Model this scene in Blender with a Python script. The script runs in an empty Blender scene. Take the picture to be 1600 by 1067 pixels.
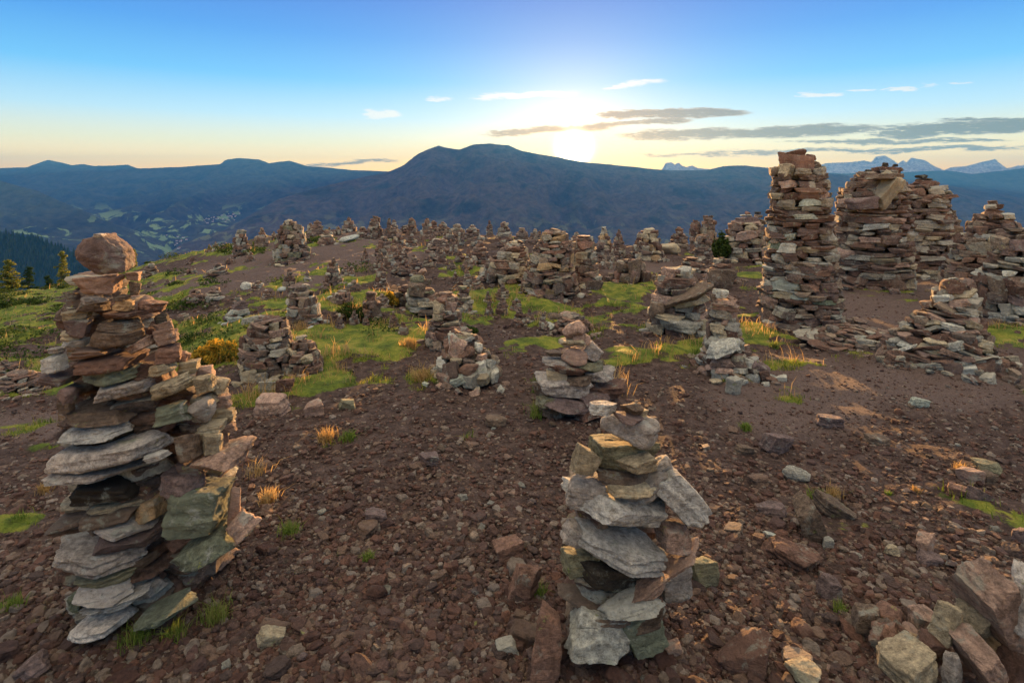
import bpy, math, random
import numpy as np
from mathutils import Vector, Matrix, Euler

# ------------------------------------------------------------------ camera, sky, sun
F = 889.0; HROW = 285.0; CX = 800.0; CAMZ = 1.6
scene = bpy.context.scene
COL = scene.collection
cam_d = bpy.data.cameras.new("camera"); cam = bpy.data.objects.new("camera", cam_d); COL.objects.link(cam)
cam.location = (0, 0, CAMZ); cam.rotation_euler = (math.radians(90), 0, 0)
cam_d.sensor_width = 36; cam_d.lens = 36 * F / 1600
cam_d.shift_y = -(533.5 - HROW) / 1600
cam_d.clip_start = 0.05; cam_d.clip_end = 40000
scene.camera = cam
scene.view_settings.view_transform = 'Standard'; scene.view_settings.look = 'None'
scene.view_settings.gamma = 1; EXPO = 3.0
scene.view_settings.exposure = EXPO
scene.cycles.use_denoising = True
scene.cycles.max_bounces = 5; scene.cycles.diffuse_bounces = 3; scene.cycles.volume_bounces = 0
scene.cycles.transparent_max_bounces = 6
scene.cycles.sample_clamp_indirect = 4

HAZE_D = 1.2e-4
SUN_PX, SUN_ROW = 897.0, 233.0
sun_v = Vector(((SUN_PX - CX) / F, 1.0, (HROW - SUN_ROW) / F)).normalized()
SUN_EL = math.asin(sun_v.z); SUN_AZ = math.atan2(sun_v.x, sun_v.y)

w = bpy.data.worlds.new("World"); scene.world = w; w.use_nodes = True
NT = w.node_tree; NT.nodes.clear()


class G:
    """tiny node helper"""
    def __init__(s, nt): s.nt = nt
    def node(s, t, **k):
        n = s.nt.nodes.new(t)
        for a, b in k.items(): setattr(n, a, b)
        return n
    def put(s, sock, v):
        if isinstance(v, bpy.types.NodeSocket): s.nt.links.new(v, sock)
        elif v is not None:
            try: sock.default_value = v
            except Exception: sock.default_value = (*v, 1)
    def m(s, op, a, b=None, c=None, clamp=False):
        n = s.node('ShaderNodeMath', operation=op); n.use_clamp = clamp
        s.put(n.inputs[0], a)
        if b is not None: s.put(n.inputs[1], b)
        if c is not None: s.put(n.inputs[2], c)
        return n.outputs[0]
    def ss(s, v, a, b, lo=0.0, hi=1.0):
        n = s.node('ShaderNodeMapRange'); n.interpolation_type = 'SMOOTHSTEP'
        s.put(n.inputs['Value'], v)
        for k, x in zip(('From Min', 'From Max', 'To Min', 'To Max'), (a, b, lo, hi)): s.put(n.inputs[k], x)
        return n.outputs[0]
    def mix(s, f, a, b, blend='MIX'):
        n = s.node('ShaderNodeMix', data_type='RGBA', blend_type=blend)
        s.put(n.inputs[0], f); s.put(n.inputs[6], a); s.put(n.inputs[7], b)
        return n.outputs[2]
    def noise(s, vec, scale, detail=4, rough=.55, dist=0.0):
        n = s.node('ShaderNodeTexNoise'); s.put(n.inputs['Vector'], vec)
        n.inputs['Scale'].default_value = scale; n.inputs['Detail'].default_value = detail
        n.inputs['Roughness'].default_value = rough; n.inputs['Distortion'].default_value = dist
        return n.outputs['Fac']
    def ramp(s, f, stops, interp='LINEAR'):
        n = s.node('ShaderNodeValToRGB'); n.color_ramp.interpolation = interp
        e = n.color_ramp.elements
        while len(e) < len(stops): e.new(.5)
        for el, (p, c) in zip(e, stops): el.position = p; el.color = (*c, 1)
        s.put(n.inputs[0], f); return n.outputs[0]
    def vscale(s, vec, sc):
        n = s.node('ShaderNodeMapping'); s.put(n.inputs[0], vec); n.inputs['Scale'].default_value = sc
        return n.outputs[0]


def lin(r, g, b):
    f = lambda c: (c / 255 / 12.92) if c / 255 <= .04045 else ((c / 255 + .055) / 1.055) ** 2.4
    return (f(r), f(g), f(b))


g = G(NT)
tc = g.node('ShaderNodeTexCoord'); D = tc.outputs['Generated']
sep = g.node('ShaderNodeSeparateXYZ'); g.put(sep.inputs[0], D)
dx, dy, dz = sep.outputs
nish = g.node('ShaderNodeTexSky', sky_type='NISHITA'); nish.sun_disc = False
nish.sun_elevation = SUN_EL; nish.sun_rotation = SUN_AZ
nish.altitude = 2000
# sky colour by elevation: clear evening sky low down, added fill light overhead (sine of the elevation angle)
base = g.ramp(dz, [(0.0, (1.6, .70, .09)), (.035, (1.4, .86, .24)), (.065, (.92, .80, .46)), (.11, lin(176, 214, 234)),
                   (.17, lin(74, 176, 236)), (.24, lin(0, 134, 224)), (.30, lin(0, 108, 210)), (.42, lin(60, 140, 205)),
                   (.6, lin(228, 206, 184)), (1.0, lin(244, 222, 196))])  # these warm bright stops lie above the view, added to fill the foreground
# nearer the sun the blue pales
dot = g.node('ShaderNodeVectorMath', operation='DOT_PRODUCT'); g.put(dot.inputs[0], D); dot.inputs[1].default_value = sun_v
ang = g.m('MULTIPLY', g.m('ARCCOSINE', g.m('MINIMUM', dot.outputs['Value'], 1.0)), 57.2958)
pale = g.m('EXPONENT', g.m('DIVIDE', ang, -6.0))
sky = g.mix(g.m('MULTIPLY', pale, .42), base, lin(238, 222, 184))
warm_west = g.m('EXPONENT', g.m('DIVIDE', ang, -3.5))
glow = g.node('ShaderNodeVectorMath', operation='SCALE'); glow.inputs[0].default_value = (1.0, .52, .10); g.put(glow.inputs['Scale'], g.m('MULTIPLY', warm_west, 1.3 * 2 ** -EXPO))
core = g.m('EXPONENT', g.m('MULTIPLY', g.m('POWER', g.m('DIVIDE', ang, .95), 2.0), -1.0))
glow2 = g.node('ShaderNodeVectorMath', operation='SCALE'); glow2.inputs[0].default_value = (16, 12, 6); g.put(glow2.inputs['Scale'], core)
# clouds: placed by direction from the hill (gnomonic azimuth / elevation)
dys = g.m('MAXIMUM', dy, .05)
nz = g.noise(g.vscale(D, (14, 14, 60)), 1.0, 5, .6)
nzf = g.noise(g.vscale(D, (60, 60, 420)), 1.0, 8, .72, .6)
P = g.m('ADD', g.m('MULTIPLY_ADD', g.m('DIVIDE', dx, dys), F, CX), g.m('MULTIPLY_ADD', nzf, 60.0, -30.0))
Q0 = g.m('MULTIPLY_ADD', g.m('DIVIDE', dz, dys), -F, HROW)
Q = g.m('ADD', Q0, g.m('MULTIPLY_ADD', nz, 20.0, -10.0))
front = g.ss(dy, .2, .4)


def streak(x0, x1, r0, r1, th, amp):
    """elongated cloud between directions x0..x1, its height going from r0 to r1"""
    t = g.m('DIVIDE', g.m('SUBTRACT', P, x0), x1 - x0)
    mid = g.m('MULTIPLY_ADD', t, r1 - r0, r0)
    d = g.m('DIVIDE', g.m('SUBTRACT', Q, mid), th * .85)
    prof = g.m('MULTIPLY', g.ss(t, 0, .25), g.ss(t, 1.0, .7))
    gau = g.m('EXPONENT', g.m('MULTIPLY', g.m('MULTIPLY', d, d), -1.0))
    return g.m('MULTIPLY', g.m('MULTIPLY', gau, prof), amp * 1.25), d


dark = None
for s in [(910, 1200, 180, 176, 6.5, 1.15), (735, 1010, 212, 193, 5.5, .8), (930, 1430, 214, 200, 7.5, 1.1), (1330, 1760, 211, 186, 10, 1.25),
          (1040, 1700, 240, 228, 5, .5), (940, 1100, 196, 186, 5, .8), (1440, 1650, 187, 186, 4, .6),
          (450, 650, 257, 252, 4, .5), (1180, 1640, 222, 219, 3.5, .55), (960, 1300, 243, 240, 4, .35)]:
    v, _ = streak(*s); dark = v if dark is None else g.m('MAXIMUM', dark, v)
thick = g.m('MULTIPLY', dark, g.m('MULTIPLY_ADD', nzf, 4.2, -1.25))
dark = g.m('MULTIPLY', g.ss(thick, .10, .45), front)
white = None
for s in [(565, 635, 178, 176, 6, 1.3), (665, 715, 156, 155, 3.5, .9), (720, 930, 154, 144, 5, 1), (930, 1060, 140, 124, 6, .9), (1240, 1330, 149, 147, 4.5, 1.2),
          (1375, 1440, 142, 140, 4, 1.2), (1320, 1380, 143, 142, 3, .8), (1480, 1530, 130, 129, 2.5, .6), (1440, 1470, 136, 133, 4, .6)]:
    v, _ = streak(*s); white = v if white is None else g.m('MAXIMUM', white, v)
white = g.m('MULTIPLY', g.ss(g.m('MULTIPLY', white, g.m('MULTIPLY_ADD', nzf, 3.2, -.75)), .15, .95), front)
sky = g.mix(g.m('MULTIPLY', white, .6), sky, lin(255, 234, 214))
# the sky is brighter than it looks from the hill: the low air dims it, most of all near the horizon
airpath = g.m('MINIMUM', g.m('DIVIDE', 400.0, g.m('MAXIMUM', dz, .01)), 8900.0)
lift = g.m('MULTIPLY', g.m('EXPONENT', g.m('MULTIPLY', airpath, HAZE_D * .45)), g.ss(dz, .30, .55, 2 ** -EXPO, 1.45 * 2 ** (.75 - EXPO)))  # the unseen upper sky is raised further as fill light
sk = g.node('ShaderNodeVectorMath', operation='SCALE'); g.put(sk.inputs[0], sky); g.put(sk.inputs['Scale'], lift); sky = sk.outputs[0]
a1 = g.node('ShaderNodeVectorMath', operation='ADD'); g.put(a1.inputs[0], sky); g.put(a1.inputs[1], glow.outputs[0])
cl_core = g.mix(g.m('MULTIPLY', pale, 1.3, clamp=True), lin(62, 40, 66), lin(170, 74, 24))
cl_col = g.mix(g.ss(thick, .22, .75), g.mix(g.m('MULTIPLY', pale, 2.2, clamp=True), lin(176, 150, 140), lin(255, 176, 84)), cl_core)
cs = g.node('ShaderNodeVectorMath', operation='SCALE'); g.put(cs.inputs[0], cl_col); cs.inputs['Scale'].default_value = .7 * 2 ** -EXPO
withcl = g.mix(g.m('MULTIPLY', dark, .97), a1.outputs[0], cs.outputs[0])
a2 = g.node('ShaderNodeVectorMath', operation='ADD'); g.put(a2.inputs[0], withcl); g.put(a2.inputs[1], glow2.outputs[0])
bg1 = g.node('ShaderNodeBackground'); g.put(bg1.inputs[0], nish.outputs[0]); bg1.inputs[1].default_value = 0.01
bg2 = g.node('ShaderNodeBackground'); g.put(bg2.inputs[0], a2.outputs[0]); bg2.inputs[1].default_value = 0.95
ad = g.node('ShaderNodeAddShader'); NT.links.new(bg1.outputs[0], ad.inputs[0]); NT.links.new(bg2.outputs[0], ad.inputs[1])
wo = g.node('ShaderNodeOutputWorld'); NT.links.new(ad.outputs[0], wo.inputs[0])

sd = bpy.data.lights.new("sun", 'SUN'); sd.energy = 5.0; sd.angle = math.radians(.5); sd.color = (1.0, .50, .17)
sun = bpy.data.objects.new("sun", sd); COL.objects.link(sun)
sun.rotation_euler = sun_v.to_track_quat('Z', 'Y').to_euler()

# ------------------------------------------------------------------ numeric helpers
def _h(ix, iy, iz, seed):
    n = (ix * 374761393 + iy * 668265263 + iz * 1274126177 + seed * 974711) & 0xffffffff
    n = ((n ^ (n >> 13)) * 1274126177) & 0xffffffff
    n = ((n ^ (n >> 16)) * 2246822519) & 0xffffffff
    return ((n ^ (n >> 15)) & 0xffffff) / float(0xffffff)


def vnoise(p, seed=0):
    i = np.floor(p).astype(np.int64); f = p - i; f = f * f * (3 - 2 * f)
    x, y, z = i[:, 0], i[:, 1], i[:, 2]; r = 0
    for a in (0, 1):
        for b in (0, 1):
            for c in (0, 1):
                wgt = (f[:, 0] if a else 1 - f[:, 0]) * (f[:, 1] if b else 1 - f[:, 1]) * (f[:, 2] if c else 1 - f[:, 2])
                r = r + wgt * _h(x + a, y + b, z + c, seed)
    return r * 2 - 1


def fbm(p, octv=4, seed=0, gain=.5, ridged=False):
    a, s, t = 1.0, 0, 0
    for o in range(octv):
        n = vnoise(p * (2.03 ** o) + 17.3 * o, seed + o)
        if ridged: n = 1 - 2 * np.abs(n)
        s = s + a * n; t += a; a *= gain
    return s / t


def vnoise2(x, y, seed):
    i = np.floor(x).astype(np.int64); j = np.floor(y).astype(np.int64); f = x - i; e = y - j; f = f * f * (3 - 2 * f); e = e * e * (3 - 2 * e)
    h = lambda a, b: _h(a, b, 0, seed)
    return ((h(i, j) * (1 - f) + h(i + 1, j) * f) * (1 - e) + (h(i, j + 1) * (1 - f) + h(i + 1, j + 1) * f) * e) * 2 - 1


def f2(x, y, sc, octv=4, seed=0, ridged=False):
    x = np.asarray(x, float) / sc; y = np.asarray(y, float) / sc
    a, s, t = 1.0, 0, 0
    for o in range(octv):
        k = 2.03 ** o; n = vnoise2(x * k + 17.3 * o, y * k + 9.1 * o, seed + o)
        if ridged: n = 1 - 2 * np.abs(n)
        s = s + a * n; t += a; a *= .5
    return s / t


def link_mesh(name, V, Fc, mat=None, parent=None, smooth=True, sharp=None, attrs=None):
    me = bpy.data.meshes.new(name)
    V = np.asarray(V, np.float32); Fc = np.asarray(Fc, np.int32)
    n = Fc.shape[1]
    me.vertices.add(len(V)); me.vertices.foreach_set('co', V.ravel())
    me.loops.add(Fc.size); me.loops.foreach_set('vertex_index', Fc.ravel())
    me.polygons.add(len(Fc)); me.polygons.foreach_set('loop_start', np.arange(0, Fc.size, n, dtype=np.int32))
    me.update(calc_edges=True)
    me.polygons.foreach_set('use_smooth', np.full(len(Fc), smooth))
    if attrs:
        for k, a in attrs.items():
            at_ = me.attributes.new(k, 'FLOAT', 'POINT'); at_.data.foreach_set('value', np.asarray(a, np.float32))
    if smooth and sharp: me.set_sharp_from_angle(angle=math.radians(sharp))
    if mat: me.materials.append(mat)
    if name is None: return me
    o = bpy.data.objects.new(name, me); COL.objects.link(o)
    if parent is not None: o.parent = parent
    return o


def tag(o, label=None, cat=None, group=None, kind=None):
    if label: o['label'] = label
    if cat: o['category'] = cat
    if group: o['group'] = group
    if kind: o['kind'] = kind
    return o


def empty(name, loc, label, cat, group=None):
    o = bpy.data.objects.new(name, None); COL.objects.link(o); o.location = loc; o.empty_display_size = .1
    return tag(o, label, cat, group)

# ------------------------------------------------------------------ ground shape
_PX = np.array([-900, -300, 0, 100, 200, 300, 420, 520, 600, 700, 760, 850, 960, 1060, 1130, 1200, 1300, 1400, 1500, 1600, 1900, 2500.])
_RW = np.array([620, 540, 463, 450, 424, 396, 371, 363, 361, 364, 370, 376, 382, 390, 402, 410, 420, 428, 436, 442, 455, 470.])
_DP = np.array([34, 33, 32, 31, 30, 29, 27, 25, 24, 22, 21, 19, 18, 17, 16, 15, 14, 13, 12.5, 12, 12, 12.])


def height(x, y):
    x = np.asarray(x, float); y = np.asarray(y, float)
    yy = np.maximum(y, .3)
    px = CX + F * x / yy
    px = np.clip(px, -900, 2500)
    R = np.interp(px, _PX, _RW); Dm = np.interp(px, _PX, _DP)
    zc = CAMZ - (R - HROW) / F * Dm
    t = np.clip(yy / Dm, 0, 1)
    z = zc * t ** 1.25
    d = np.maximum(yy - Dm, 0)
    z = z - np.minimum(.012 * d * d, .30 * d + 0) - .16 * d
    wgt = np.clip((yy - 3) / 4, 0, 1)
    z = z + wgt * .10 * f2(x, y, 2.6, 3, 5) + .048 * f2(x, y, .55, 3, 9) * np.clip(yy / 3, .3, 1.5)
    # grass tussock steps on the left slope and lumpy turf among the cairns
    tus = np.clip((yy - 5) / 5, 0, 1) * np.clip((1150 - px) / 300, 0, 1) * np.clip((45 - yy) / 10, 0, 1)
    z = z + tus * .12 * f2(x + .4 * y, y * 1.8, 1.1, 3, 21, ridged=True)
    z = z - .10 * np.clip((y + 6) / -6, 0, 4)
    return z


def at(px, row):
    """point of the ground seen in direction (px,row)"""
    ys = np.concatenate([np.arange(.8, 6, .01), np.arange(6, 60, .03)])
    zs = CAMZ - (row - HROW) / F * ys
    hh = height((px - CX) / F * ys, ys)
    k = np.argmax(zs <= hh)
    if not (zs <= hh).any():
        k = int(np.argmin(zs - hh))
    y = float(ys[k]); x = (px - CX) / F * y
    return Vector((x, y, float(height(x, y))))


def hz(x, y): return float(height(np.array([x]), np.array([y]))[0])


# ground cover, as patches drawn on the map of the hill: (px, row, half width, half height, strength)
GRASS = [(30, 520, 110, 62, 1), (40, 600, 90, 26, .8), (110, 470, 110, 30, 1), (255, 470, 60, 22, .8), (250, 440, 90, 14, .9), (330, 520, 110, 40, 1), (290, 550, 60, 30, .9),
         (440, 470, 70, 30, .9), (520, 450, 60, 36, .9), (560, 430, 40, 18, .8), (545, 540, 110, 34, 1), (600, 520, 80, 24, 1), (500, 580, 60, 24, .9), (470, 610, 50, 12, .6),
         (650, 505, 60, 24, .9), (770, 480, 90, 34, .95), (730, 420, 50, 20, .7), (840, 490, 80, 22, .7), (960, 470, 60, 26, .8), (960, 510, 60, 26, .7), (980, 555, 40, 20, .6),
         (1080, 540, 70, 14, .6), (1150, 480, 50, 26, .8), (1170, 520, 40, 16, .9), (1180, 450, 50, 10, .7), (1360, 455, 70, 9, .9), (1180, 425, 50, 10, .7), (1560, 520, 60, 14, .6),
         (660, 600, 26, 20, .5), (840, 600, 26, 26, .6), (840, 650, 30, 26, .5), (1000, 600, 40, 12, .4), (1090, 640, 60, 14, .35), (1170, 670, 40, 10, .3), (500, 690, 60, 10, .45),
         (440, 775, 40, 10, .5), (30, 820, 70, 14, .5), (30, 700, 60, 12, .4), (20, 960, 60, 40, .5), (560, 480, 60, 30, .9), (380, 425, 30, 8, .5), (700, 380, 40, 10, .5),
         (620, 380, 40, 8, .4), (330, 392, 80, 8, .8), (480, 375, 80, 7, .6), (1040, 400, 40, 12, .5), (890, 540, 30, 12, .3), (1000, 440, 60, 16, .6), (1150, 590, 30, 10, .5)]
PATHP = [(430, 430, 130, 26), (560, 390, 80, 24), (300, 450, 70, 18), (470, 405, 120, 26), (620, 400, 40, 20), (1440, 480, 160, 34), (1250, 620, 130, 60), (1480, 590, 150, 50), (1000, 420, 50, 20),
         (60, 665, 80, 22)]


class GroundMap:
    """distance to the ground by direction, tabulated once for the scatters"""
    def __init__(s):
        s.px = np.arange(-420, 2030, 5.0); s.rw = np.arange(355, 1200, 2.0); ys = np.exp(np.linspace(math.log(1.0), math.log(42), 1100))
        A, B = np.meshgrid(s.px, ys, indexing='ij'); R = HROW - F * (height((A - CX) / F * B, B) - CAMZ) / B
        s.T = np.empty((len(s.px), len(s.rw)))
        for i in range(len(s.px)):
            m = np.minimum.accumulate(R[i]); k = np.concatenate([[True], m[1:] < m[:-1]]); s.T[i] = np.interp(s.rw, m[k][::-1], ys[k][::-1], left=-1)
    def y(s, px, rw):
        i = np.clip(((px + 420) / 5).astype(int), 0, len(s.px) - 1); j = np.clip((rw - 355) / 2, 0, len(s.rw) - 1.001); a = j.astype(int); f = j - a
        y0, y1 = s.T[i, a], s.T[i, np.minimum(a + 1, len(s.rw) - 1)]
        return np.where((y0 < 0) | (y1 < 0), -1, y0 * (1 - f) + y1 * f)


GM = GroundMap()


def proj(x, y, z):
    yy = np.maximum(y, .3)
    return CX + F * x / yy, HROW - F * (z - CAMZ) / yy


def grass_mask(x, y, z):
    px, rw = proj(x, y, z)
    m = np.zeros_like(px)
    for (a, b, w_, h_, s) in GRASS:
        d = ((px - a) / w_) ** 2 + ((rw - b) / h_) ** 2
        m = np.maximum(m, s * np.clip(1.6 - d, 0, 1))
    n = f2(x - .5 * y, y * 1.7, .9, 5, 33) * 1.0 + f2(x, y, 3, 2, 35) * .4 + f2(x, y, .28, 3, 37) * .5
    m = m * 1.04 + n * 1.35
    m = np.where((px < 210) & (y > 7), np.maximum(m, .8 + n * .5), m)
    m = np.where((y > 26), np.maximum(m, .8 + n * .5), m)
    return np.clip((m - .5) * 1.7, 0, 1)


def path_mask(x, y, z):
    px, rw = proj(x, y, z); m = np.zeros_like(px)
    for (a, b, w_, h_) in PATHP:
        m = np.maximum(m, np.clip(1.7 - ((px - a) / w_) ** 2 - ((rw - b) / h_) ** 2, 0, 1))
    return m

# ------------------------------------------------------------------ materials
def new_mat(name):
    m = bpy.data.materials.new(name); m.use_nodes = True; m.node_tree.nodes.clear()
    return m, G(m.node_tree)


def finish(gg, col, rough, height_sock=None, bstr=.5, bdist=.01, spec=.25, sss=None):
    b = gg.node('ShaderNodeBsdfPrincipled'); gg.put(b.inputs['Base Color'], col); gg.put(b.inputs['Roughness'], rough)
    b.inputs['Specular IOR Level'].default_value = spec
    if height_sock is not None:
        bp = gg.node('ShaderNodeBump'); bp.inputs['Strength'].default_value = bstr; bp.inputs['Distance'].default_value = bdist
        gg.put(bp.inputs['Height'], height_sock); gg.nt.links.new(bp.outputs[0], b.inputs['Normal'])
    o = gg.node('ShaderNodeOutputMaterial'); gg.nt.links.new(b.outputs[0], o.inputs[0])
    return b, o


def rock_material(name, lichen=.35, spots=.3, tint=(1, 1, 1)):
    m, q = new_mat(name)
    geo = q.node('ShaderNodeNewGeometry'); oi = q.node('ShaderNodeObjectInfo')
    rnd = q.m('FRACT', q.m('ADD', geo.outputs['Random Per Island'], oi.outputs['Random']))
    pos = geo.outputs['Position']
    vadd = q.node('ShaderNodeVectorMath', operation='ADD'); q.put(vadd.inputs[0], pos)
    comb = q.node('ShaderNodeCombineXYZ'); q.put(comb.inputs[0], q.m('MULTIPLY', rnd, 31.0)); q.put(comb.inputs[2], q.m('MULTIPLY', rnd, 17.0))
    q.put(vadd.inputs[1], comb.outputs[0]); v = vadd.outputs[0]
    pal = q.ramp(rnd, [(0, (.13, .075, .058)), (.14, (.20, .118, .088)), (.28, (.14, .098, .082)), (.4, (.25, .185, .14)), (.52, (.165, .11, .095)), (.62, (.29, .25, .20)),
                       (.72, (.19, .125, .10)), (.82, (.34, .31, .265)), (.9, (.13, .10, .088)), (1, (.24, .205, .155))], 'CONSTANT')
    col = q.mix(oi.outputs['Alpha'], pal, oi.outputs['Color'])
    n1 = q.noise(v, 8, 6, .65, .3); n2 = q.noise(v, 44, 8, .8); n3 = q.noise(q.vscale(v, (14, 14, 70)), 1, 4, .6, .5)
    col = q.mix(1.0, col, q.ramp(n1, [(.25, (.62, .60, .60)), (.5, (1, 1, 1)), (.75, (1.35, 1.28, 1.2))]), 'MULTIPLY')
    col = q.mix(q.ss(q.m('FRACT', q.m('MULTIPLY', rnd, 7.3)), -.4, .9), col, q.ramp(n2, [(.34, (.36, .34, .32)), (.5, (1, 1, 1)), (.66, (1.75, 1.72, 1.66))]), 'MULTIPLY')
    col = q.mix(.45, col, q.ramp(n3, [(.3, (.72, .7, .68)), (.5, (1, 1, 1)), (.7, (1.2, 1.18, 1.15))]), 'MULTIPLY')
    # lichen crusts: pale grey-green films and small dark and yellow-green specks
    l1 = q.ss(q.noise(v, 11, 6, .7, .4), .55, .66)
    lcol = q.ramp(q.noise(v, 5, 2), [(.35, (.33, .36, .30)), (.55, (.42, .44, .40)), (.7, (.26, .31, .20))])
    col = q.mix(q.m('MULTIPLY', l1, lichen), col, lcol)
    l2 = q.ss(q.noise(v, 60, 3, .7), .60, .70)
    col = q.mix(q.m('MULTIPLY', l2, spots), col, (.05, .045, .04, 1))
    l3 = q.m('MULTIPLY', q.ss(q.noise(v, 26, 3, .6), .64, .69), q.ss(q.noise(v, 3.1, 2), .54, .62))
    col = q.mix(q.m('MULTIPLY', l3, spots * 1.6, clamp=True), col, (.30, .34, .09, 1))
    col = q.mix(1.0, col, (*tint, 1), 'MULTIPLY')
    vor = q.node('ShaderNodeTexVoronoi'); vor.feature = 'DISTANCE_TO_EDGE'; q.put(vor.inputs['Vector'], q.vscale(v, (1, 1, 2.5))); vor.inputs['Scale'].default_value = 9
    crack = q.ss(vor.outputs[0], 0, .05)
    hgt = q.m('ADD', q.m('ADD', q.m('MULTIPLY', n1, 1.4), q.m('MULTIPLY', n2, .8)), q.m('ADD', q.m('MULTIPLY', n3, .35), q.m('MULTIPLY', crack, .08)))
    finish(q, col, .88, hgt, 1.0, .026, .2)
    return m


ROCK = rock_material("rock", .45, .35, (.93, 1.0, .95))
ROCKP = rock_material("lichened_rock", .75, .5)
PEB = rock_material("pebble_rock", .12, .2, (.58, .545, .52))


def g_edge(q, a):
    """ragged margins and worn spots: strongest where the turf is thin"""
    return q.m('MULTIPLY_ADD', q.m('MULTIPLY', a, q.m('SUBTRACT', 1.0, a)), 2.4, .38)


def ground_material():
    m, q = new_mat("soil_and_turf")
    geo = q.node('ShaderNodeNewGeometry'); v = geo.outputs['Position']
    a0 = q.node('ShaderNodeAttribute', attribute_name='grass').outputs['Fac']
    a = q.m('ADD', a0, q.m('MULTIPLY', q.m('MULTIPLY_ADD', q.noise(v, 5.5, 6, .7), 2.2, -1.1), g_edge(q, a0)))
    pth = q.node('ShaderNodeAttribute', attribute_name='path').outputs['Fac']
    n1 = q.noise(v, 1.3, 5, .6); n2 = q.noise(v, 12, 6, .7); n3 = q.noise(v, 70, 4, .7)
    soil = q.ramp(n2, [(.3, (.026, .018, .015)), (.5, (.060, .043, .036)), (.7, (.115, .086, .072))])
    soil = q.mix(.6, soil, q.ramp(n3, [(.35, (.5, .45, .43)), (.55, (1, 1, 1)), (.68, (1.9, 1.75, 1.65))]), 'MULTIPLY')
    pc = q.ramp(n3, [(.3, (.06, .043, .037)), (.5, (.115, .087, .075)), (.7, (.17, .132, .115))])
    soil = q.mix(q.m('MULTIPLY', pth, .7), soil, pc)
    gr = q.ramp(q.noise(v, 4.5, 5, .65), [(.3, (.035, .05, .012)), (.46, (.085, .12, .02)), (.58, (.17, .185, .03)), (.72, (.26, .20, .06))])
    gr = q.mix(.6, gr, q.ramp(n3, [(.35, (.5, .5, .5)), (.6, (1.2, 1.2, 1.1))]), 'MULTIPLY')
    col = q.mix(q.ss(q.m('ADD', a, q.m('MULTIPLY_ADD', n2, .6, -.3)), .35, .6), soil, gr)
    hgt = q.m('ADD', q.m('ADD', q.m('MULTIPLY', n2, 1.0), q.m('MULTIPLY', n3, .5)), n1)
    finish(q, col, .95, hgt, .9, .03, .1)
    return m


def leaf_material(name, stops, trans=.45):
    m, q = new_mat(name)
    geo = q.node('ShaderNodeNewGeometry')
    big = q.noise(geo.outputs['Position'], 1.2, 3)
    f = q.m('ADD', q.m('MULTIPLY', geo.outputs['Random Per Island'], .55), q.m('MULTIPLY_ADD', big, 1.2, -.38), clamp=True)
    col = q.ramp(f, stops)
    d = q.node('ShaderNodeBsdfDiffuse'); q.put(d.inputs[0], col)
    t = q.node('ShaderNodeBsdfTranslucent'); q.put(t.inputs[0], col)
    mx = q.node('ShaderNodeMixShader'); mx.inputs[0].default_value = trans
    q.nt.links.new(d.outputs[0], mx.inputs[1]); q.nt.links.new(t.outputs[0], mx.inputs[2])
    o = q.node('ShaderNodeOutputMaterial'); q.nt.links.new(mx.outputs[0], o.inputs[0])
    return m


GRASSM = leaf_material("turf_blades", [(0, (.04, .075, .01)), (.3, (.09, .145, .02)), (.55, (.19, .23, .03)), (.8, (.34, .30, .07)), (1, (.44, .35, .13))], .62)
DRYM = leaf_material("dry_blades", [(0, (.25, .16, .06)), (.5, (.42, .28, .11)), (1, (.5, .38, .18))], .5)
TUFTM = leaf_material("tuft_blades", [(0, (.07, .13, .02)), (.5, (.15, .22, .04)), (.8, (.28, .27, .08)), (1, (.4, .32, .13))], .45)
SHRUBM = leaf_material("orange_leaves", [(0, (.05, .09, .02)), (.3, (.14, .14, .03)), (.55, (.38, .24, .03)), (1, (.55, .32, .05))], .5)
HEATHM = leaf_material("heather_leaves", [(0, (.02, .04, .01)), (.5, (.045, .075, .018)), (1, (.10, .11, .035))], .3)
LARCHM = leaf_material("larch_needles", [(0, (.06, .08, .02)), (.4, (.12, .15, .03)), (1, (.26, .24, .05))], .5)
SPRUCEM = leaf_material("spruce_needles", [(0, (.015, .035, .012)), (.5, (.03, .06, .018)), (1, (.07, .10, .03))], .3)


def simple_mat(name, c1, c2, scale, rough=.9, bump=.01):
    m, q = new_mat(name); geo = q.node('ShaderNodeNewGeometry'); n = q.noise(geo.outputs['Position'], scale, 5, .6)
    finish(q, q.ramp(n, [(.3, c1), (.7, c2)]), rough, n, .6, bump, .2); return m


BARK = simple_mat("bark", (.05, .035, .025), (.14, .10, .075), 8)

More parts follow.
